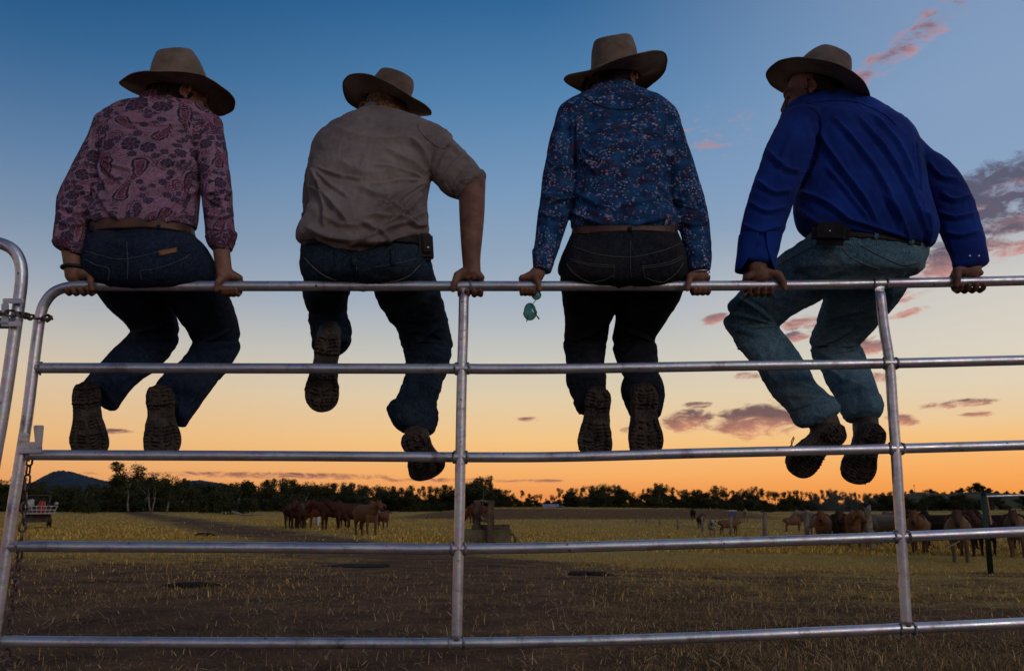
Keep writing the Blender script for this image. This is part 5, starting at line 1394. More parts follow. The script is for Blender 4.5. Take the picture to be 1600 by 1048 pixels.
# ---- printed paisley cotton (print only, no light)
def paisley_colors(me, uv):
    rng = np.random.default_rng(11)
    n = len(uv); base = np.tile(np.array([.255, .155, .205]), (n, 1))
    co3 = np.stack([uv[:, 0], uv[:, 1], uv[:, 2]], 1)
    t = fbm(co3 * 14, 3); base = base * (0.72 + .62 * t[:, None])
    t2 = fbm(co3 * 30 + 7, 2)
    base = np.where((t2 > .56)[:, None], base * np.array([1.25, 1.05, 1.15]), base)
    # swirling line work
    w = fbm(co3 * 26 + 3, 2); ln = np.abs(np.sin(w * 46)) < .34
    base[ln] = base[ln] * .5 + np.array([.12, .035, .075]) * .5
    ln2 = np.abs(np.sin(fbm(co3 * 40 + 13, 2) * 30)) < .22
    base[ln2] = base[ln2] * .45 + np.array([.05, .03, .06]) * .55
    for piece in np.unique(uv[:, 2]):
        idx = np.where(uv[:, 2] == piece)[0]; p = uv[idx, :2]
        lo = p.min(0); hi = p.max(0); pts = []; tries = 0
        while tries < 9000:
            tries += 1; c = lo + rng.random(2) * (hi - lo); typ = rng.choice(3, p=[.52, .26, .22]); r = (.056, .027, .014)[typ] * rng.uniform(.75, 1.1)
            if all(np.hypot(*(c - q[0])) > (r + q[2]) * .86 for q in pts): pts.append((c, typ, r))
        for _ in range(120):                   # scrolling tendrils
            c = lo + rng.random(2) * (hi - lo); r = rng.uniform(.014, .030); d = p - c; rad = np.hypot(d[:, 0], d[:, 1]); m = rad < r
            th = np.arctan2(d[:, 1], d[:, 0]); sp = ((rad / .0075 + rng.choice((-1, 1)) * th / (2 * np.pi)) % 1)
            mm = m & (sp < .45); base[idx[mm]] = np.array(((.09, .025, .05), (.035, .025, .05), (.14, .04, .07))[rng.integers(3)])
        for c, typ, r in pts:
            d = p - c; near = np.where(np.hypot(d[:, 0], d[:, 1]) < r * 1.6)[0]
            if len(near) == 0: continue
            q = d[near]; a = rng.normal(0, .5) + (math.pi if rng.random() < .25 else 0); ca, sa = math.cos(a), math.sin(a)
            x = q[:, 0] * ca + q[:, 1] * sa; y = -q[:, 0] * sa + q[:, 1] * ca; ii = idx[near]
            if typ == 0:                      # paisley drop
                Rr = r * .44; y = y + r * .35; bend = (1 if rng.random() < .6 else -1) * r * .62; Lq = r * 1.45
                tt = np.clip(y / Lq, 0, 1); xx = x - bend * tt ** 2
                hw = np.where(y < 0, np.sqrt(np.maximum(Rr ** 2 - y ** 2, 1e-9)), Rr * (1 - tt) ** .75 + 1e-5)
                f = np.abs(xx) / hw; ok = (y > -Rr) & (y < Lq)
                red = np.array([.115, .026, .048]); dk = np.array([.030, .020, .040]); pl = np.array([.30, .17, .22])
                f2 = np.maximum(f, np.where(y < 0, np.abs(y) / Rr, 0))
                m = ok & (f2 < 1); base[ii[m]] = dk
                m2 = ok & (f2 < .74); base[ii[m2]] = red
                m5 = ok & (f2 < .74) & (f2 > .60) & (np.sin(np.arctan2(y, xx) * 14) > .1); base[ii[m5]] = dk
                m3 = ok & (f2 < .60) & (f2 > .47); base[ii[m3]] = pl
                m4 = ok & (f2 < .47); base[ii[m4]] = np.array([.075, .022, .04])
                m6 = ok & (f2 < .38) & (np.sin(y * 700) * np.sin(xx * 900) > .1); base[ii[m6]] = np.array([.22, .10, .14])
                rim = ok & (f2 >= 1) & (f2 < 1.22); base[ii[rim]] = np.array([.27, .18, .24])
            else:                             # flower head
                th = np.arctan2(y, x); rad = np.hypot(x, y); k = 7 if typ == 1 else 5
                e = r * (.80 + .16 * np.abs(np.sin(th * k / 2)))
                f = rad / e; m = f < 1; base[ii[m]] = np.array([.035, .028, .055])
                m = (f < .86) & (np.abs(np.sin(th * k / 2 + rad * 160)) < .42) & (f > .35); base[ii[m]] = np.array([.15, .085, .14])
                m = (f < .40) & (f > .2); base[ii[m]] = np.array([.12, .05, .085])
                m = (f < .2); base[ii[m]] = np.array([.05, .02, .04])
                rim = (f >= 1) & (f < 1.12); base[ii[rim]] = np.array([.27, .18, .24])
    set_col(me, base)

# =================================================================== rider 2: khaki work shirt
T2 = [(577,178,606,180,.17,.040),(548,186,640,190,.16,.075),(508,205,702,213,.14,.100),(490,225,706,232,.125,.112),(484,248,690,250,.11,.120),(480,282,672,284,.09,.128),(484,320,668,322,.07,.130),(472,350,670,352,.04,.130),(463,366,668,366,.03,.132),(469,379,657,377,.03,.138),(503,391,634,390,.03,.142),(534,401,610,400,.03,.142)]
S2R = [(690,203,668,262,.12,.075),(722,232,676,284,.09,.070),(744,256,698,304,.07,.064),(757,275,716,309,.055,.058)]
S2L = [(502,210,540,246,.16,.070),(482,250,524,268,.24,.060),(475,290,512,300,.28,.052),(473,322,505,330,.29,.048),(473,338,503,345,.29,.046)]
J2P = [(476,370,658,370,.035,.108),(472,385,664,384,.04,.118),(470,405,670,402,.045,.128),(471,424,676,422,.05,.128),(478,438,674,438,.06,.088)]
J2L = [(473,425,560,428,.12,.080),(473,455,546,456,.25,.075),(482,485,543,486,.36,.062)]
J2LS = [(481,490,544,494,.37,.060),(484,518,550,516,.29,.055),(486,542,545,540,.22,.050)]
J2R = [(578,428,678,424,.12,.085),(584,456,685,452,.20,.086),(603,488,696,486,.32,.078),(623,520,704,522,.41,.070),(627,540,708,540,.43,.066)]
J2RS = [(631,548,706,550,.43,.064),(634,570,701,573,.36,.058),(629,600,690,603,.28,.054),(618,624,682,629,.22,.054),(606,640,685,652,.18,.055)]
def make_rider2():
    M = head_matrix(598, 180, .205, -34, 26, 10)
    neck = tube([PG(592, 205, .15), PG(592, 182, .18), M @ Vector((0, -.025, -.03))], [.066, .060, .058], 18)
    arm = Loft([(738,262,700,290,.06,.05),(757,280,716,292,.05,.046),(758,304,717,318,.04,.046),(757,335,718,345,.025,.043),(754,370,720,379,.01,.036),(751,400,722,404,.002,.030),(751,418,723,418,.0,.027),(752,428,720,428,-.002,.028)])
    L = [Loft(shrink(T2)), Loft(shrink(S2R)), Loft(shrink(S2L)), Loft(shrink(J2P)), Loft(shrink(J2L)), Loft(shrink(J2LS[:-1])), Loft(shrink(J2R)), Loft(shrink(J2RS[:-1])), arm]
    lf = tube([PG(490, 335, .29), PG(505, 375, .33), PG(518, 412, .37)], [.040, .036, .028], 14)
    hand = [tube([PG(518, 412, .37), PG(522, 425, .41)], [.030, .034], 14, flat=((0, 0, 1), .5))]
    for k in range(4): hand.append(tube([PG(514 + k * 5, 424, .42), PG(513 + k * 5, 430, .47), PG(513 + k * 5, 440, .49)], [.010, .0095, .008], 10))
    hand.append(tube([PG(532, 418, .40), PG(538, 424, .43), PG(540, 430, .45)], [.012, .011, .009], 10))
    sh = L + head_shapes(M) + [neck, lf] + hand + grip(PG(737, 423, -.002), [751, 741, 730, 719], 710, r=1.08, hang=-6)
    p = rider_base('person in a creased khaki shirt with rolled sleeves and black pouch, second from left', sh, SKIN_DARK)
    F = [([(668,284),(640,300),(600,330),(560,345)],7,.009),([(660,300),(630,335),(575,362)],6,.008),([(668,330),(620,352),(560,378)],7,.008),([(480,290),(500,300),(530,330),(545,350)],6,.007),([(500,300),(508,330),(506,355)],6,.010),
         ([(478,355),(520,370),(580,378),(640,365)],8,.010),([(490,370),(530,385),(590,392)],5,.007),([(640,215),(660,235),(672,268)],6,.008),([(600,230),(640,250),(668,270)],7,.005),([(530,250),(570,270),(620,262)],10,.004),
         ([(707,216),(690,240),(676,270)],4,-.006),([(725,240),(705,262),(690,285)],5,.006),([(740,255),(720,275),(706,300)],4,.006),([(700,222),(716,236),(735,250)],5,.004),([(520,200),(580,215),(650,210)],8,.003),([(560,345),(600,365),(610,392)],5,.006),
         ([(560,290),(600,305),(650,285)],6,.005),([(500,335),(540,352),(590,348)],6,.005),([(630,340),(650,352),(668,350)],5,.007),([(484,262),(497,280),(504,300)],5,.006),([(546,384),(575,372),(600,352)],4,.005)] + RAD(674, 282, [135, 155, 175, 195], 8, 95, 4, .005) + RAD(486, 258, [15, 40, 60], 8, 80, 4, .005) + RAD(660, 345, [165, 185, 205], 8, 80, 4, .005)
    shirt = garment('shirt', [Loft(T2, e=2.3, startcap=.25, endcap=.35), Loft(S2R), Loft(S2L)], KHAKI, p, .0045, 6, FS(F), 0.0057, 16, (1, 1, .8), 8)
    ts = bvh(shirt.data)
    ribs('yoke_seam', ts, shirt, KHAKI, [[(652,196),(662,212),(690,232),(707,220)],[(466,377),(500,386),(560,403),(605,400),(640,385)]], 1.4, .0005, .002)
    obj('collar', remesh([Loft([(560,186,618,190,.165,.066),(563,178,614,181,.175,.062),(570,171,607,173,.185,.052)], endcap=.05)], .004, 3), KHAKI, shirt)
    c = remesh([Loft([(756,268,706,300,.058,.064),(759,273,713,308,.055,.066),(757,280,718,312,.052,.060)], m=4, endcap=.2, startcap=.2)], .004, 3); fold(c, [], .005, 28, (1, 1, 1), 3); obj('rolled_cuff', c, KHAKI, shirt)
    c = remesh([Loft([(472,334,506,342,.29,.056),(472,344,505,352,.29,.056)], m=4, endcap=.2, startcap=.2)], .004, 3); fold(c, [], .004, 28, (1, 1, 1), 3); obj('rolled_cuff', c, KHAKI, shirt)
    JF = [([(625,530),(660,545),(703,540)],6,.012),([(630,548),(665,556),(704,560)],5,.008),([(600,480),(640,500),(690,495)],6,.006),([(616,640),(650,632),(684,645)],6,.010),([(486,520),(515,508),(545,520)],5,.009),([(484,500),(510,492),(540,495)],5,.008),
          ([(488,535),(515,522),(546,535)],4,.008),([(635,610),(660,600),(688,612)],5,.009),([(630,590),(655,598),(680,620)],4,.006),([(555,400),(557,420),(558,445)],3,-.004),([(616,525),(640,530),(650,545)],5,.009)] + RAD(622, 546, [-30, -8, 12, 34], 4, 75, 3.5, .010) + RAD(706, 545, [150, 172, 195], 4, 60, 3.5, .009) + RAD(612, 650, [-70, -45, -20], 6, 55, 3.5, .009) + RAD(548, 530, [160, 185, 205], 4, 50, 3.5, .008)
    jeans = garment('jeans', [Loft(J2P, e=2.3), Loft(J2L), Loft(J2LS, endcap=.15), Loft(J2R), Loft(J2RS, endcap=.15)], DENIM_MID, p, .0055, 6, JF, 0.0068, 16, (1, 1, .9), seed=12)
    tj = bvh(jeans.data)
    ribs('pocket_stitching', tj, jeans, THREAD, [[(476,403),(490,418),(508,431),(526,438)],[(584,445),(615,440),(640,430),(656,414)]], 1.1)
    ribs('yoke_seam', tj, jeans, THREAD_DK, [[(556,402),(557,425),(556,440)],[(584,418),(620,412),(650,404)]], 1.0)
    c = remesh([Loft([(606,637,684,644,.18,.066),(604,642,685,655,.165,.070),(613,660,679,672,.155,.068)], m=4)], .0045, 3); fold(c, [], .005, 26, (1, 1, 1), 5); obj('turned_up_hem', c, DENIM_MID, jeans)
    belt = obj('belt', remesh([Loft([(474,373,664,371,.037,.124),(473,381,666,379,.038,.128),(472,389,668,387,.04,.131)], e=2.3, endcap=.06, startcap=.06)], .005, 2), LEATHER_BK, p)
    tb = bvh(belt.data); mb = MB()
    for xa in (552, 613):
        vf = ribbon(tj, [(xa, 388 + (14 if xa == 552 else 2)), (xa + 2, 414)], 7.0, .004, .003)
        if vf[0]: mb = MB(); mb.add(vf); mb.build('belt_loop', DENIM_MID, jeans)
    pc = Vector(PG(663, 387, -.005)); rz = Matrix.Rotation(R(12), 3, 'Z') @ Matrix.Rotation(R(-4), 3, 'Y')
    mb = MB(); mb.add(box(pc, (.062, .045, .098), rz)); o = mb.build('knife_pouch', LEATHER_BK, p, False); bevel_mesh(o.data, .009, 3)
    mb = MB(); mb.add(box(pc + Vector((.012, -.026, .008)), (.034, .010, .072), rz)); f_ = mb.build('flap', LEATHER_BK, o, False); bevel_mesh(f_.data, .004, 2)
    mb = MB(); mb.add(ell(pc + Vector((.016, -.034, -.010)), (.005, .003, .005), None, 12, 8)); mb.build('snap_button', BRASS, o)
    hr = remesh([xf(M, ell((0, -.022, .016), (.079, .086, .080))), xf(M, ell((0, -.066, -.045), (.056, .034, .046))), xf(M, ell((.060, -.014, .014), (.018, .030, .038))), xf(M, ell((-.060, -.014, .020), (.018, .030, .034)))], .004, 3)
    fold(hr, [], .004, 60, (1, 1, .25), 4); obj('hair', hr, HAIR_RED, p)
    hat(p, 604, 162, .225, -46, -6, 15, .178, .195, .080, .110, .118, [.026, .008, -.014, .012, .040, .022, .0, .010], felt('brown_felt', (.17, .12, .095)), crease=.034, pinch=.42, band=False, front=-.045)
    boot(p, 513, 515, .075, 496, 642, .070, -10, right=False, shaft=PG(516, 520, .24), wk=1.26)
    boot(p, 643, 674, .062, 674, 750, .112, 8, right=True, shaft=PG(651, 648, .21), wk=1.42, sk=1.0)
    return p

# =================================================================== rider 3: blue floral shirt
T3 = [(938,142,988,142,.125,.045),(915,149,1010,149,.12,.066),(895,158,1033,158,.115,.080),(873,171,1058,178,.105,.092),(868,200,1064,205,.095,.102),(880,235,1052,237,.085,.110),(893,268,1045,268,.065,.106),(897,305,1046,305,.045,.098),(893,335,1056,335,.03,.098),(892,352,1062,350,.025,.100),(898,362,1056,362,.025,.096)]
S3L = [(873,173,908,178,.10,.056),(861,209,899,216,.08,.055),(850,262,899,268,.06,.054),(843,315,893,325,.04,.050),(837,360,881,366,.02,.042),(832,395,869,401,.01,.034),(833,419,861,424,.0,.029)]
S3R = [(1058,178,1024,184,.10,.056),(1075,230,1038,236,.08,.055),(1090,277,1042,286,.06,.053),(1102,317,1050,326,.04,.050),(1109,358,1063,363,.02,.042),(1111,392,1070,396,.01,.035),(1110,420,1075,423,.0,.030)]
J3P = [(897,350,1057,350,.025,.094),(893,366,1060,364,.03,.100),(884,385,1067,385,.035,.118),(874,408,1074,408,.04,.130),(872,428,1077,428,.05,.130),(886,439,1066,439,.06,.092)]
J3L = [(874,425,972,430,.12,.085),(877,458,970,466,.20,.083),(882,495,955,498,.32,.072),(881,528,949,531,.40,.063)]
J3LS = [(880,538,948,541,.41,.062),(884,566,945,567,.33,.054),(884,592,947,594,.24,.051),(891,612,947,614,.18,.048),(901,640,942,640,.13,.042)]
J3R = [(974,430,1075,425,.12,.085),(969,466,1063,458,.20,.083),(961,500,1041,494,.32,.073),(957,532,1022,529,.40,.063)]
J3RS = [(957,544,1026,544,.41,.062),(965,566,1028,566,.33,.054),(974,588,1030,587,.25,.051),(970,611,1039,612,.18,.050),(984,648,1034,648,.12,.044)]
def make_rider3():
    M = head_matrix(963, 130, .165, 36, 6, -3)
    neck = tube([PG(965, 165, .125), PG(966, 140, .145), M @ Vector((0, -.02, -.03))], [.056, .050, .050], 18)
    L = [Loft(shrink(q)) for q in (T3, S3L, S3R, J3P, J3L, J3LS[:-1], J3R, J3RS[:-1])]
    fl = tube([PG(848, 408, .0), PG(843, 422, .0), PG(837, 431, -.002)], [.027, .026, .029], 16, flat=((0, 1, 0), .8))
    fr = tube([PG(1092, 408, .0), PG(1093, 422, .0), PG(1093, 431, 0)], [.028, .027, .030], 16, flat=((0, 1, 0), .8))
    sh = L + head_shapes(M, .95) + [neck, fl, fr] + grip(PG(836, 429, 0), [815, 821, 828, 834], 842, r=.92, hang=10) + grip(PG(1093, 429, 0), [1106, 1098, 1090, 1083], 1072, r=.92, hang=10)
    p = rider_base('person in a dark blue floral shirt holding sunglasses, third from left', sh, SKIN)
    F = [([(1044,300),(1010,315),(960,322)],6,.006),([(1056,335),(1020,345),(980,352)],5,.006),([(897,300),(930,318),(965,330)],6,.005),([(893,330),(915,342),(945,350)],5,.006),([(897,180),(897,230),(898,285)],3,-.006),([(1040,180),(1040,230),(1044,290)],3,-.006),
         ([(1040,245),(1015,265),(985,275)],8,.004),([(900,240),(925,262),(955,270)],8,.004),([(845,300),(868,312),(895,308)],5,.005),([(842,330),(864,340),(886,336)],5,.005),([(1050,310),(1075,318),(1100,312)],5,.005),([(1060,345),(1085,352),(1106,346)],5,.005),([(852,250),(872,262),(898,255)],6,.004)] + RAD(900, 225, [30, 55], 8, 60, 4, .004) + RAD(1040, 225, [125, 150], 8, 60, 4, .004) + RAD(893, 310, [165, 190], 4, 40, 3, .005) + RAD(1048, 315, [-10, 15], 4, 42, 3, .005)
    lofts = [Loft(T3, e=2.3, startcap=.25, endcap=.35), Loft(S3L), Loft(S3R)]
    shirt = garment('shirt', lofts, FLORAL, p, .0045, 6, FS(F), 0.0032, 15, (1, 1, .6), 21, pat=True)
    ts = bvh(shirt.data)
    ribs('yoke_seam', ts, shirt, plaincloth('navy_trim', (.004, .012, .035), (.006, .02, .05)), [[(912,152),(935,165),(968,172),(1000,166),(1025,154)]], 1.6, .0004, .002)
    lo = [Loft([(918,148,1004,148,.12,.068),(922,142,998,142,.13,.060),(930,136,990,136,.135,.050)], endcap=.05)]
    cm = remesh(lo, .004, 3); add_pat(cm, lo); obj('collar', cm, FLORAL, shirt)
    for st in ([(831,390,868,396,.01,.038),(832,405,866,411,.004,.036),(833,421,861,426,.0,.033)], [(1112,392,1069,396,.01,.039),(1112,406,1072,410,.004,.037),(1110,422,1075,425,.0,.034)]):
        lo = [Loft(st, m=4, endcap=.2, startcap=.2)]; cm = remesh(lo, .004, 3); add_pat(cm, lo); cf = obj('cuff', cm, FLORAL, shirt)
        mb = MB(); t_ = bvh(cm); cx = (st[1][0] + st[1][2]) / 2 + (10 if st[0][0] < 1000 else 6)
        for yy in (400, 414):
            loc, nor = cast(t_, cx if st[0][0] < 1000 else cx + 2, yy, .001)
            if loc: mb = MB(); mb.add(ell(loc, (.004, .003, .004), None, 10, 6)); mb.build('button', BRASS, cf)
    JF = [([(882,538),(915,544),(948,540)],5,.008),([(958,545),(992,548),(1026,540)],5,.008),([(885,600),(915,592),(946,598)],5,.006),([(972,600),(1000,590),(1035,600)],5,.007),([(895,625),(905,640),(905,660)],4,.005),([(983,358),(984,390),(985,440)],3,-.004),([(880,470),(900,500),(895,530)],8,.003)] + RAD(878, 537, [-22, 0, 22], 4, 66, 3.5, .009) + RAD(1026, 538, [158, 180, 204], 4, 66, 3.5, .009) + RAD(946, 600, [170, 195, 150], 4, 50, 3.5, .007) + RAD(1036, 605, [165, 190, 145], 4, 55, 3.5, .007)
    jeans = garment('jeans', [Loft(J3P, e=2.3), Loft(J3L), Loft(J3LS, endcap=.15), Loft(J3R), Loft(J3RS, endcap=.15)], DENIM_DK, p, .0055, 7, JF, 0.0048, 14, seed=32)
    tj = bvh(jeans.data)
    ribs('pocket_stitching', tj, jeans, THREAD_DK, [[(890,404),(905,409),(930,413),(960,415)],[(891,408),(905,411),(930,416),(960,418)],[(885,412),(895,425),(912,437),(925,441)],[(925,441),(945,437),(958,430)],[(960,415),(959,436)]], 1.0)
    ribs('pocket_stitching', tj, jeans, THREAD_DK, [[(1004,416),(1030,413),(1050,408),(1066,399)],[(1004,419),(1030,416),(1052,411),(1067,403)],[(1068,410),(1058,425),(1045,436),(1036,441)],[(1036,441),(1022,439),(1010,434)],[(1004,416),(1008,436)]], 1.0)
    ribs('yoke_seam', tj, jeans, THREAD_DK, [[(893,384),(920,394),(950,400),(983,402),(1010,398),(1040,390),(1064,380)],[(985,376),(985,405),(986,436)]], 1.0)
    belt = obj('belt', remesh([Loft([(894,355,1057,354,.025,.103),(893,364,1058,363,.03,.107),(892,373,1060,371,.032,.110)], e=2.3, endcap=.06, startcap=.06)], .005, 2), LEATHER_BR, p)
    tb = bvh(belt.data)
    mb = MB(); mb.add(ribbon(tb, [(984, 355), (985, 374)], 6, .002, .003)); mb.build('belt_loop', DENIM_DK, jeans)
    ribs('belt_keeper', tb, belt, LEATHER_TAN, [[(903,364),(920,364)],[(903,370),(920,370)]], 1.6, .001, .002)
    hr = remesh([xf(M, ell((0, -.024, .014), (.079, .086, .078))), xf(M, ell((0, -.064, -.050), (.058, .036, .050))), xf(M, ell((-.060, -.014, -.005), (.018, .034, .050))), xf(M, ell((.060, -.014, .018), (.018, .026, .034)))], .004, 3)
    fold(hr, [], .005, 60, (1, 1, .25), 4); h_ = obj('hair', hr, HAIR_DK, p)
    rg = np.random.default_rng(5); mb = MB()
    for k in range(26):
        x0 = 915 + rg.normal(0, 5); y0 = 130 + rg.normal(0, 3)
        mb.add(tube([PG(x0 + 6, y0 - 4, .16), PG(x0, y0 + 6, .155), PG(x0 - rg.random() * 6 + 1, y0 + 11 + rg.random() * 6, .15)], [.0022, .0014, .0006], 5, dome=False))
    mb.build('loose_strands', HAIR_DK, h_)
    hat(p, 963, 120, .170, 30, -13, -5, .204, .212, .092, .116, .142, [.046, .010, -.034, -.030, .004, .0, -.010, .030], felt('dark_tan_felt', (.185, .14, .105)), crease=.034, pinch=.30, band=True, front=-.032)
    mb = MB(); q = Vector(PG(1094, 426, -.002)); mb.add(tube([q + Vector((math.cos(a) * .034, math.sin(a) * .029, .002 * math.cos(a + 1))) for a in np.linspace(0, 2 * math.pi, 32, endpoint=False)], .0022, 10, closed=True))
    mb.build('bangle', BRASS, p)
    boot(p, 934, 602, .070, 924, 717, .072, 8, right=False, shaft=PG(922, 612, .22), wk=1.30)
    boot(p, 1008, 596, .068, 1014, 717, .072, -6, right=True, shaft=PG(1008, 612, .22), wk=1.30)
    return p

# =================================================================== rider 4: royal blue shirt
T4 = [(1268,152,1330,160,.13,.05),(1243,158,1352,163,.125,.080),(1228,168,1386,176,.12,.098),(1220,184,1412,194,.12,.112),(1224,215,1434,224,.10,.130),(1248,250,1440,257,.08,.138),(1246,290,1446,302,.06,.140),(1242,318,1456,336,.045,.140),(1247,348,1463,362,.035,.136),(1262,362,1457,384,.03,.126),(1290,368,1440,388,.03,.115)]
S4L = [(1221,180,1284,192,.07,.080),(1200,222,1274,241,.035,.075),(1181,275,1252,286,.0,.064),(1164,330,1232,340,-.015,.055),(1155,372,1218,386,-.012,.046),(1152,402,1213,410,-.01,.040)]
S4R = [(1412,198,1402,262,.12,.082),(1445,228,1428,284,.12,.075),(1490,262,1446,310,.09,.067),(1515,302,1459,342,.06,.061),(1531,345,1471,367,.03,.054),(1540,385,1484,396,.01,.044),(1542,404,1489,416,.0,.036)]
J4P = [(1268,352,1446,376,.04,.108),(1262,370,1448,394,.045,.120),(1248,392,1442,412,.05,.130),(1240,416,1434,426,.06,.125),(1262,436,1408,439,.065,.085)]
J4L = [(1300,368,1372,440,.085,.096),(1258,373,1318,452,.11,.092),(1210,406,1264,479,.15,.084),(1165,444,1226,503,.20,.076),(1136,476,1208,520,.24,.068)]
J4LS = [(1130,500,1213,510,.25,.066),(1151,538,1233,536,.22,.060),(1182,577,1258,566,.17,.057),(1208,616,1276,600,.13,.057),(1229,639,1298,619,.10,.057),(1246,663,1311,633,.085,.053)]
J4R = [(1290,436,1422,434,.12,.090),(1288,464,1404,460,.20,.086),(1279,500,1375,495,.32,.077),(1265,536,1339,539,.41,.068)]
J4RS = [(1268,550,1348,552,.42,.064),(1283,577,1358,576,.33,.058),(1300,610,1369,607,.24,.056),(1315,636,1378,634,.18,.055)]
def make_rider4():
    M = head_matrix(1268, 148, .115, -66, 12, 4)
    neck = tube([PG(1300, 185, .125), PG(1292, 160, .125), M @ Vector((0, -.03, -.03))], [.072, .066, .062], 18)
    L = [Loft(shrink(q)) for q in (T4, S4L, S4R, J4P, J4L, J4LS[:-1], J4R, J4RS[:-1])]
    fl = tube([PG(1186, 375, -.012), PG(1185, 400, -.008), PG(1184, 420, -.006), PG(1188, 430, -.004)], [.036, .036, .036, .036], 16, flat=((0, 1, 0), .8))
    fr = tube([PG(1516, 398, .0), PG(1520, 412, .0), PG(1516, 424, 0)], [.034, .035, .036], 16, flat=((0, 1, 0), .8))
    sh = L + head_shapes(M, 1.02) + [neck, fl, fr] + grip(PG(1186, 424, -.004), [1168, 1180, 1191, 1202], 1221, r=1.10, hang=14) + grip(PG(1512, 420, 0), [1531, 1519, 1507, 1496], 1488, r=1.12, hang=6)
    p = rider_base('person in a royal blue shirt and faded jeans, rightmost rider on the gate, looking left', sh, SKIN_DARK)
    F = [([(1275,195),(1290,225),(1320,270),(1350,310),(1372,350)],6,.009),([(1300,180),(1340,225),(1378,280),(1400,330),(1412,362)],6,.008),([(1340,180),(1385,235),(1415,285),(1438,335),(1450,365)],5,.009),([(1360,175),(1405,225),(1432,290)],5,.006),
         ([(1290,260),(1325,300),(1360,345)],5,.005),([(1280,190),(1278,225),(1262,270),(1246,298)],5,-.010),([(1250,300),(1290,315),(1330,345)],6,.007),([(1246,325),(1275,345),(1320,362)],6,.008),([(1432,220),(1436,260),(1440,300)],4,-.009),
         ([(1200,235),(1225,262),(1250,268)],6,.007),([(1182,280),(1208,300),(1236,296)],6,.007),([(1170,315),(1198,330),(1228,322)],5,.006),([(1160,350),(1188,362),(1220,352)],5,.006),([(1450,250),(1470,275),(1500,280)],6,.006),([(1470,300),(1490,312),(1518,305)],6,.007),
         ([(1465,330),(1492,340),(1525,332)],5,.007),([(1476,362),(1500,368),(1532,360)],5,.006),([(1240,205),(1225,240),(1215,280)],7,.004),([(1446,330),(1452,355),(1448,385)],5,.009),([(1380,300),(1410,345),(1420,372)],4,.006),([(1320,340),(1370,356),(1430,375)],5,.006)]
    shirt = garment('shirt', [Loft(T4, e=2.3, startcap=.25, endcap=.35), Loft(S4L), Loft(S4R)], BLUE, p, .0045, 6, FS(F), 0.0041, 14, (1, .8, .6), 41)
    ts = bvh(shirt.data)
    ribs('yoke_seam', ts, shirt, BLUE, [[(1262,162),(1300,157),(1340,160),(1380,178),(1400,196)],[(1262,166),(1280,180),(1284,205),(1276,235)]], 1.6, .0004, .0022)
    obj('collar', remesh([Loft([(1246,166,1350,172,.125,.080),(1252,156,1342,163,.13,.072),(1262,149,1332,156,.13,.060)], endcap=.05)], .004, 3), BLUE, shirt)
    # left cuff hangs open round the wrist, right cuff buttoned
    def halfcuff(rows, mat, par, name):
        V = []; F_ = []; n_ = 22
        for (cx, cy, hw, dp, off, gap) in rows:
            for k in range(n_):
                a = R(-90 + gap) + (R(360 - 2 * gap)) * k / (n_ - 1); c = Vector(PG(cx, cy, off))
                V.append(c + Vector((math.cos(a) * hw / 435, math.sin(a) * dp, 0)))
        for i in range(len(rows) - 1):
            for k in range(n_ - 1):
                a = i * n_ + k; F_.append((a, a + 1, a + n_ + 1, a + n_))
        mb = MB(); mb.add((V, F_)); o = mb.build(name, mat, par)
        sd = o.modifiers.new('t', 'SOLIDIFY'); sd.thickness = .004; sb = o.modifiers.new('s', 'SUBSURF'); sb.levels = 2; sb.render_levels = 2
        return o
    halfcuff([(1186,366,31,.050,-.012,6),(1184,385,31,.050,-.01,12),(1182,400,30,.050,-.008,24),(1181,412,31,.052,-.004,38),(1180,424,31,.056,.0,52)], BLUE, shirt, 'cuff')
    cme = remesh([Loft([(1538,378,1484,390,.012,.048),(1542,395,1488,406,.006,.046),(1545,410,1490,420,.0,.042)], m=4)], .004, 3)
    cf = obj('cuff', cme, BLUE, shirt); tcf = bvh(cme); mb = MB()
    for xx in (1515, 1529):
        loc, nor = cast(tcf, xx, 400, .001)
        if loc: mb = MB(); mb.add(ell(loc, (.0045, .003, .0045), None, 12, 6)); mb.build('button', BRASS, cf)
    JF = [([(1212,509),(1185,512),(1150,520)],5,.010),([(1140,505),(1170,520),(1205,525)],5,.007),([(1265,545),(1300,556),(1345,550)],5,.011),([(1270,530),(1300,540),(1334,536)],5,.007),([(1212,600),(1240,598),(1272,596)],5,.008),([(1222,620),(1255,612),(1290,614)],5,.009),
          ([(1232,640),(1262,632),(1300,628)],4,.008),([(1305,612),(1335,604),(1366,604)],5,.009),([(1312,626),(1345,616),(1374,622)],4,.009),([(1300,590),(1325,596),(1355,590)],5,.006),([(1180,440),(1225,430),(1280,400)],8,.004),([(1240,450),(1290,430),(1330,415)],9,.004),([(1290,500),(1320,490),(1360,480)],6,.005),([(1184,545),(1200,580),(1225,610)],6,.004)] + RAD(1216, 510, [150, 172, 194, 215], 6, 78, 3.5, .010) + RAD(1262, 545, [-25, -5, 18, 40], 4, 75, 3.5, .010) + RAD(1300, 625, [165, 185, 145, 205], 4, 62, 3.5, .008) + RAD(1375, 625, [165, 190, 210], 4, 60, 3.5, .008)
    jeans = garment('jeans', [Loft(J4P, e=2.3), Loft(J4L), Loft(J4LS, endcap=.15), Loft(J4R), Loft(J4RS, endcap=.15)], DENIM_FADE, p, .0055, 6, JF, 0.0054, 15, (1, 1, .8), seed=52)
    tj = bvh(jeans.data)
    ribs('pocket_stitching', tj, jeans, THREAD, [[(1316,388),(1330,402),(1350,412),(1374,420)],[(1422,436),(1432,425),(1437,412)]], 1.4)
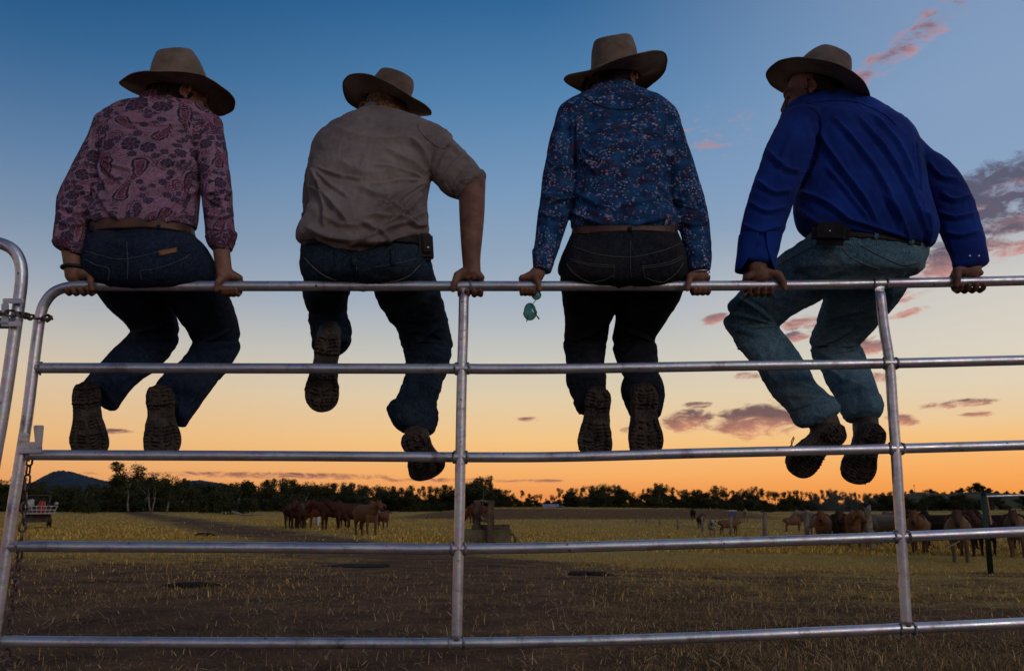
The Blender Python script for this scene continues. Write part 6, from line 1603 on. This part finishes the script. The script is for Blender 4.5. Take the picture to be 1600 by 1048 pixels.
    ribs('side_seam', tj, jeans, THREAD_DK, [[(1276,384),(1250,396),(1222,412),(1205,424)],[(1170,462),(1150,480),(1142,505),(1160,535),(1185,570),(1208,612),(1240,640)],[(1345,384),(1375,400),(1410,414),(1436,410)]], 1.4)
    cme = remesh([Loft([(1234,648,1302,622,.095,.062),(1240,658,1308,630,.088,.062),(1247,666,1313,636,.085,.059)], m=4)], .0045, 2); fold(cme, [], .004, 26, (1, 1, 1), 5); obj('hem', cme, DENIM_FADE, jeans)
    cme = remesh([Loft([(1308,626,1376,624,.18,.064),(1313,637,1380,634,.165,.066),(1318,648,1379,645,.155,.064)], m=4)], .0045, 2); fold(cme, [], .004, 26, (1, 1, 1), 6); obj('hem', cme, DENIM_FADE, jeans)
    belt = obj('belt', remesh([Loft([(1268,358,1442,378,.043,.124),(1267,368,1443,387,.046,.127),(1265,378,1443,396,.048,.130)], e=2.3, endcap=.06, startcap=.06)], .005, 2), LEATHER_BK, p)
    tb = bvh(belt.data); mb = MB()
    for x0, y0, x1, y1 in ((1369, 365, 1363, 392), (1424, 375, 1416, 402)):
        vf = ribbon(tb, [(x0, y0), ((x0 + x1) / 2, (y0 + y1) / 2), (x1, y1)], 7, .002, .003)
        if vf[0]: mb = MB(); mb.add(vf); mb.build('belt_loop', DENIM_FADE, jeans)
    mb = MB(); pc = Vector(PG(1298, 365, -.098)); mb.add(box(pc, (.128, .050, .082), Matrix.Rotation(R(-24), 3, 'Z') @ Matrix.Rotation(R(9), 3, 'Y')))
    o = mb.build('phone_pouch', LEATHER_BK, p, False); bevel_mesh(o.data, .019, 5)
    mb = MB(); mb.add(ell(pc + Vector((-.012, -.024, .002)), (.0035, .003, .0035), None, 10, 6)); mb.build('snap_button', BRASS, o)
    hr = remesh([xf(M, ell((0, -.022, .018), (.079, .086, .080))), xf(M, ell((0, -.066, -.040), (.056, .032, .044))), xf(M, ell((.060, -.014, .018), (.018, .030, .036))), xf(M, ell((-.060, -.014, .018), (.018, .030, .036)))], .004, 3)
    fold(hr, [], .004, 60, (1, 1, .25), 4); obj('hair', hr, HAIR_DK, p)
    hat(p, 1277, 134, .115, -60, -8, 20, .190, .205, .090, .112, .135, [.022, .006, -.004, .006, .018, .008, -.006, .006], felt('grey_brown_felt', (.20, .165, .145), ((-.088, -.02, .035), .034)), crease=.036, pinch=.30, band=False, front=-.035)
    boot(p, 1318, 664, .045, 1240, 742, .100, -32, right=False, shaft=PG(1280, 648, .10), wk=1.42, sk=1.2)
    boot(p, 1374, 662, .070, 1340, 758, .105, -20, right=True, shaft=PG(1350, 638, .215), wk=1.42, sk=1.02)
    mb = MB()
    for q in (([(1240,682),(1236,690),(1238,697)]), ([(1241,684),(1238,692),(1234,698)])):
        mb.add(tube([PG(x, y, .04) for x, y in q], .0018, 6))
    mb.build('boot_lace', BLACKBAND, p)
    return p
rider1 = make_rider1(); rider2 = make_rider2(); rider3 = make_rider3(); rider4 = make_rider4()

# sunglasses dangling from the fingers of the third rider
sg = empty('sunglasses', PG(828, 486, -.02)); tag(sg, 'teal lensed sunglasses dangling below the rail from a hand', 'sunglasses')
LENS, t, b = newmat('teal_lens'); b.inputs['Base Color'].default_value = (.0, .22, .20, 1); b.inputs['Roughness'].default_value = .08
b.inputs['Alpha'].default_value = .78
FRAME = simple('dark_wire_frame', (.02, .018, .018), (.05, .045, .04), 40, .4, .8, 0)
def lens(px, py, wpx, hpx, off):
    c = Vector(PG(px, py, off)) - sg.location; V = [c]; n_ = 28; k = 1 / 435
    for q in range(n_):
        a = 2 * math.pi * q / n_; x = math.cos(a) * wpx / 2 * k; z = math.sin(a) * hpx / 2 * k
        if z > 0: x *= .85
        V.append(c + Vector((x, -.003 + abs(math.sin(a)) * .001, z)))
    F = [(0, 1 + q, 1 + (q + 1) % n_) for q in range(n_)]
    mb = MB(); mb.add((V, F)); o = mb.build('lens', LENS, sg); sd = o.modifiers.new('t', 'SOLIDIFY'); sd.thickness = .002
    mb = MB(); mb.add(tube(V[1:], .0013, 6, closed=True)); mb.build('rim', FRAME, sg)
lens(828, 487, 21, 27, -.02); lens(838, 460, 15, 17, .012)
mb = MB(); L0 = sg.location
for pts in ([PG(830, 474, -.02), PG(833, 482, -.03), PG(838, 492, -.035), PG(842, 498, -.035)], [PG(829, 474, -.02), PG(826, 490, -.01), PG(823, 502, -.005)]):
    mb2 = MB(); mb2.add(([Vector(v) - L0 for v in tube(pts, [.0012, .0014, .002, .0028][:len(pts)], 8)[0]], tube(pts, [.001] * len(pts), 8)[1])); mb2.build('temple', FRAME, sg)
mb2 = MB(); pts = [PG(833, 474, -.015), PG(836, 470, -.01), PG(838, 468, .0)]; vf = tube(pts, .0014, 8); mb2.add(([Vector(v) - L0 for v in vf[0]], vf[1])); mb2.build('bridge', FRAME, sg)
print("verts", sum(len(o.data.vertices) for o in SC.objects if o.type == 'MESH'), "objects", len(SC.objects))
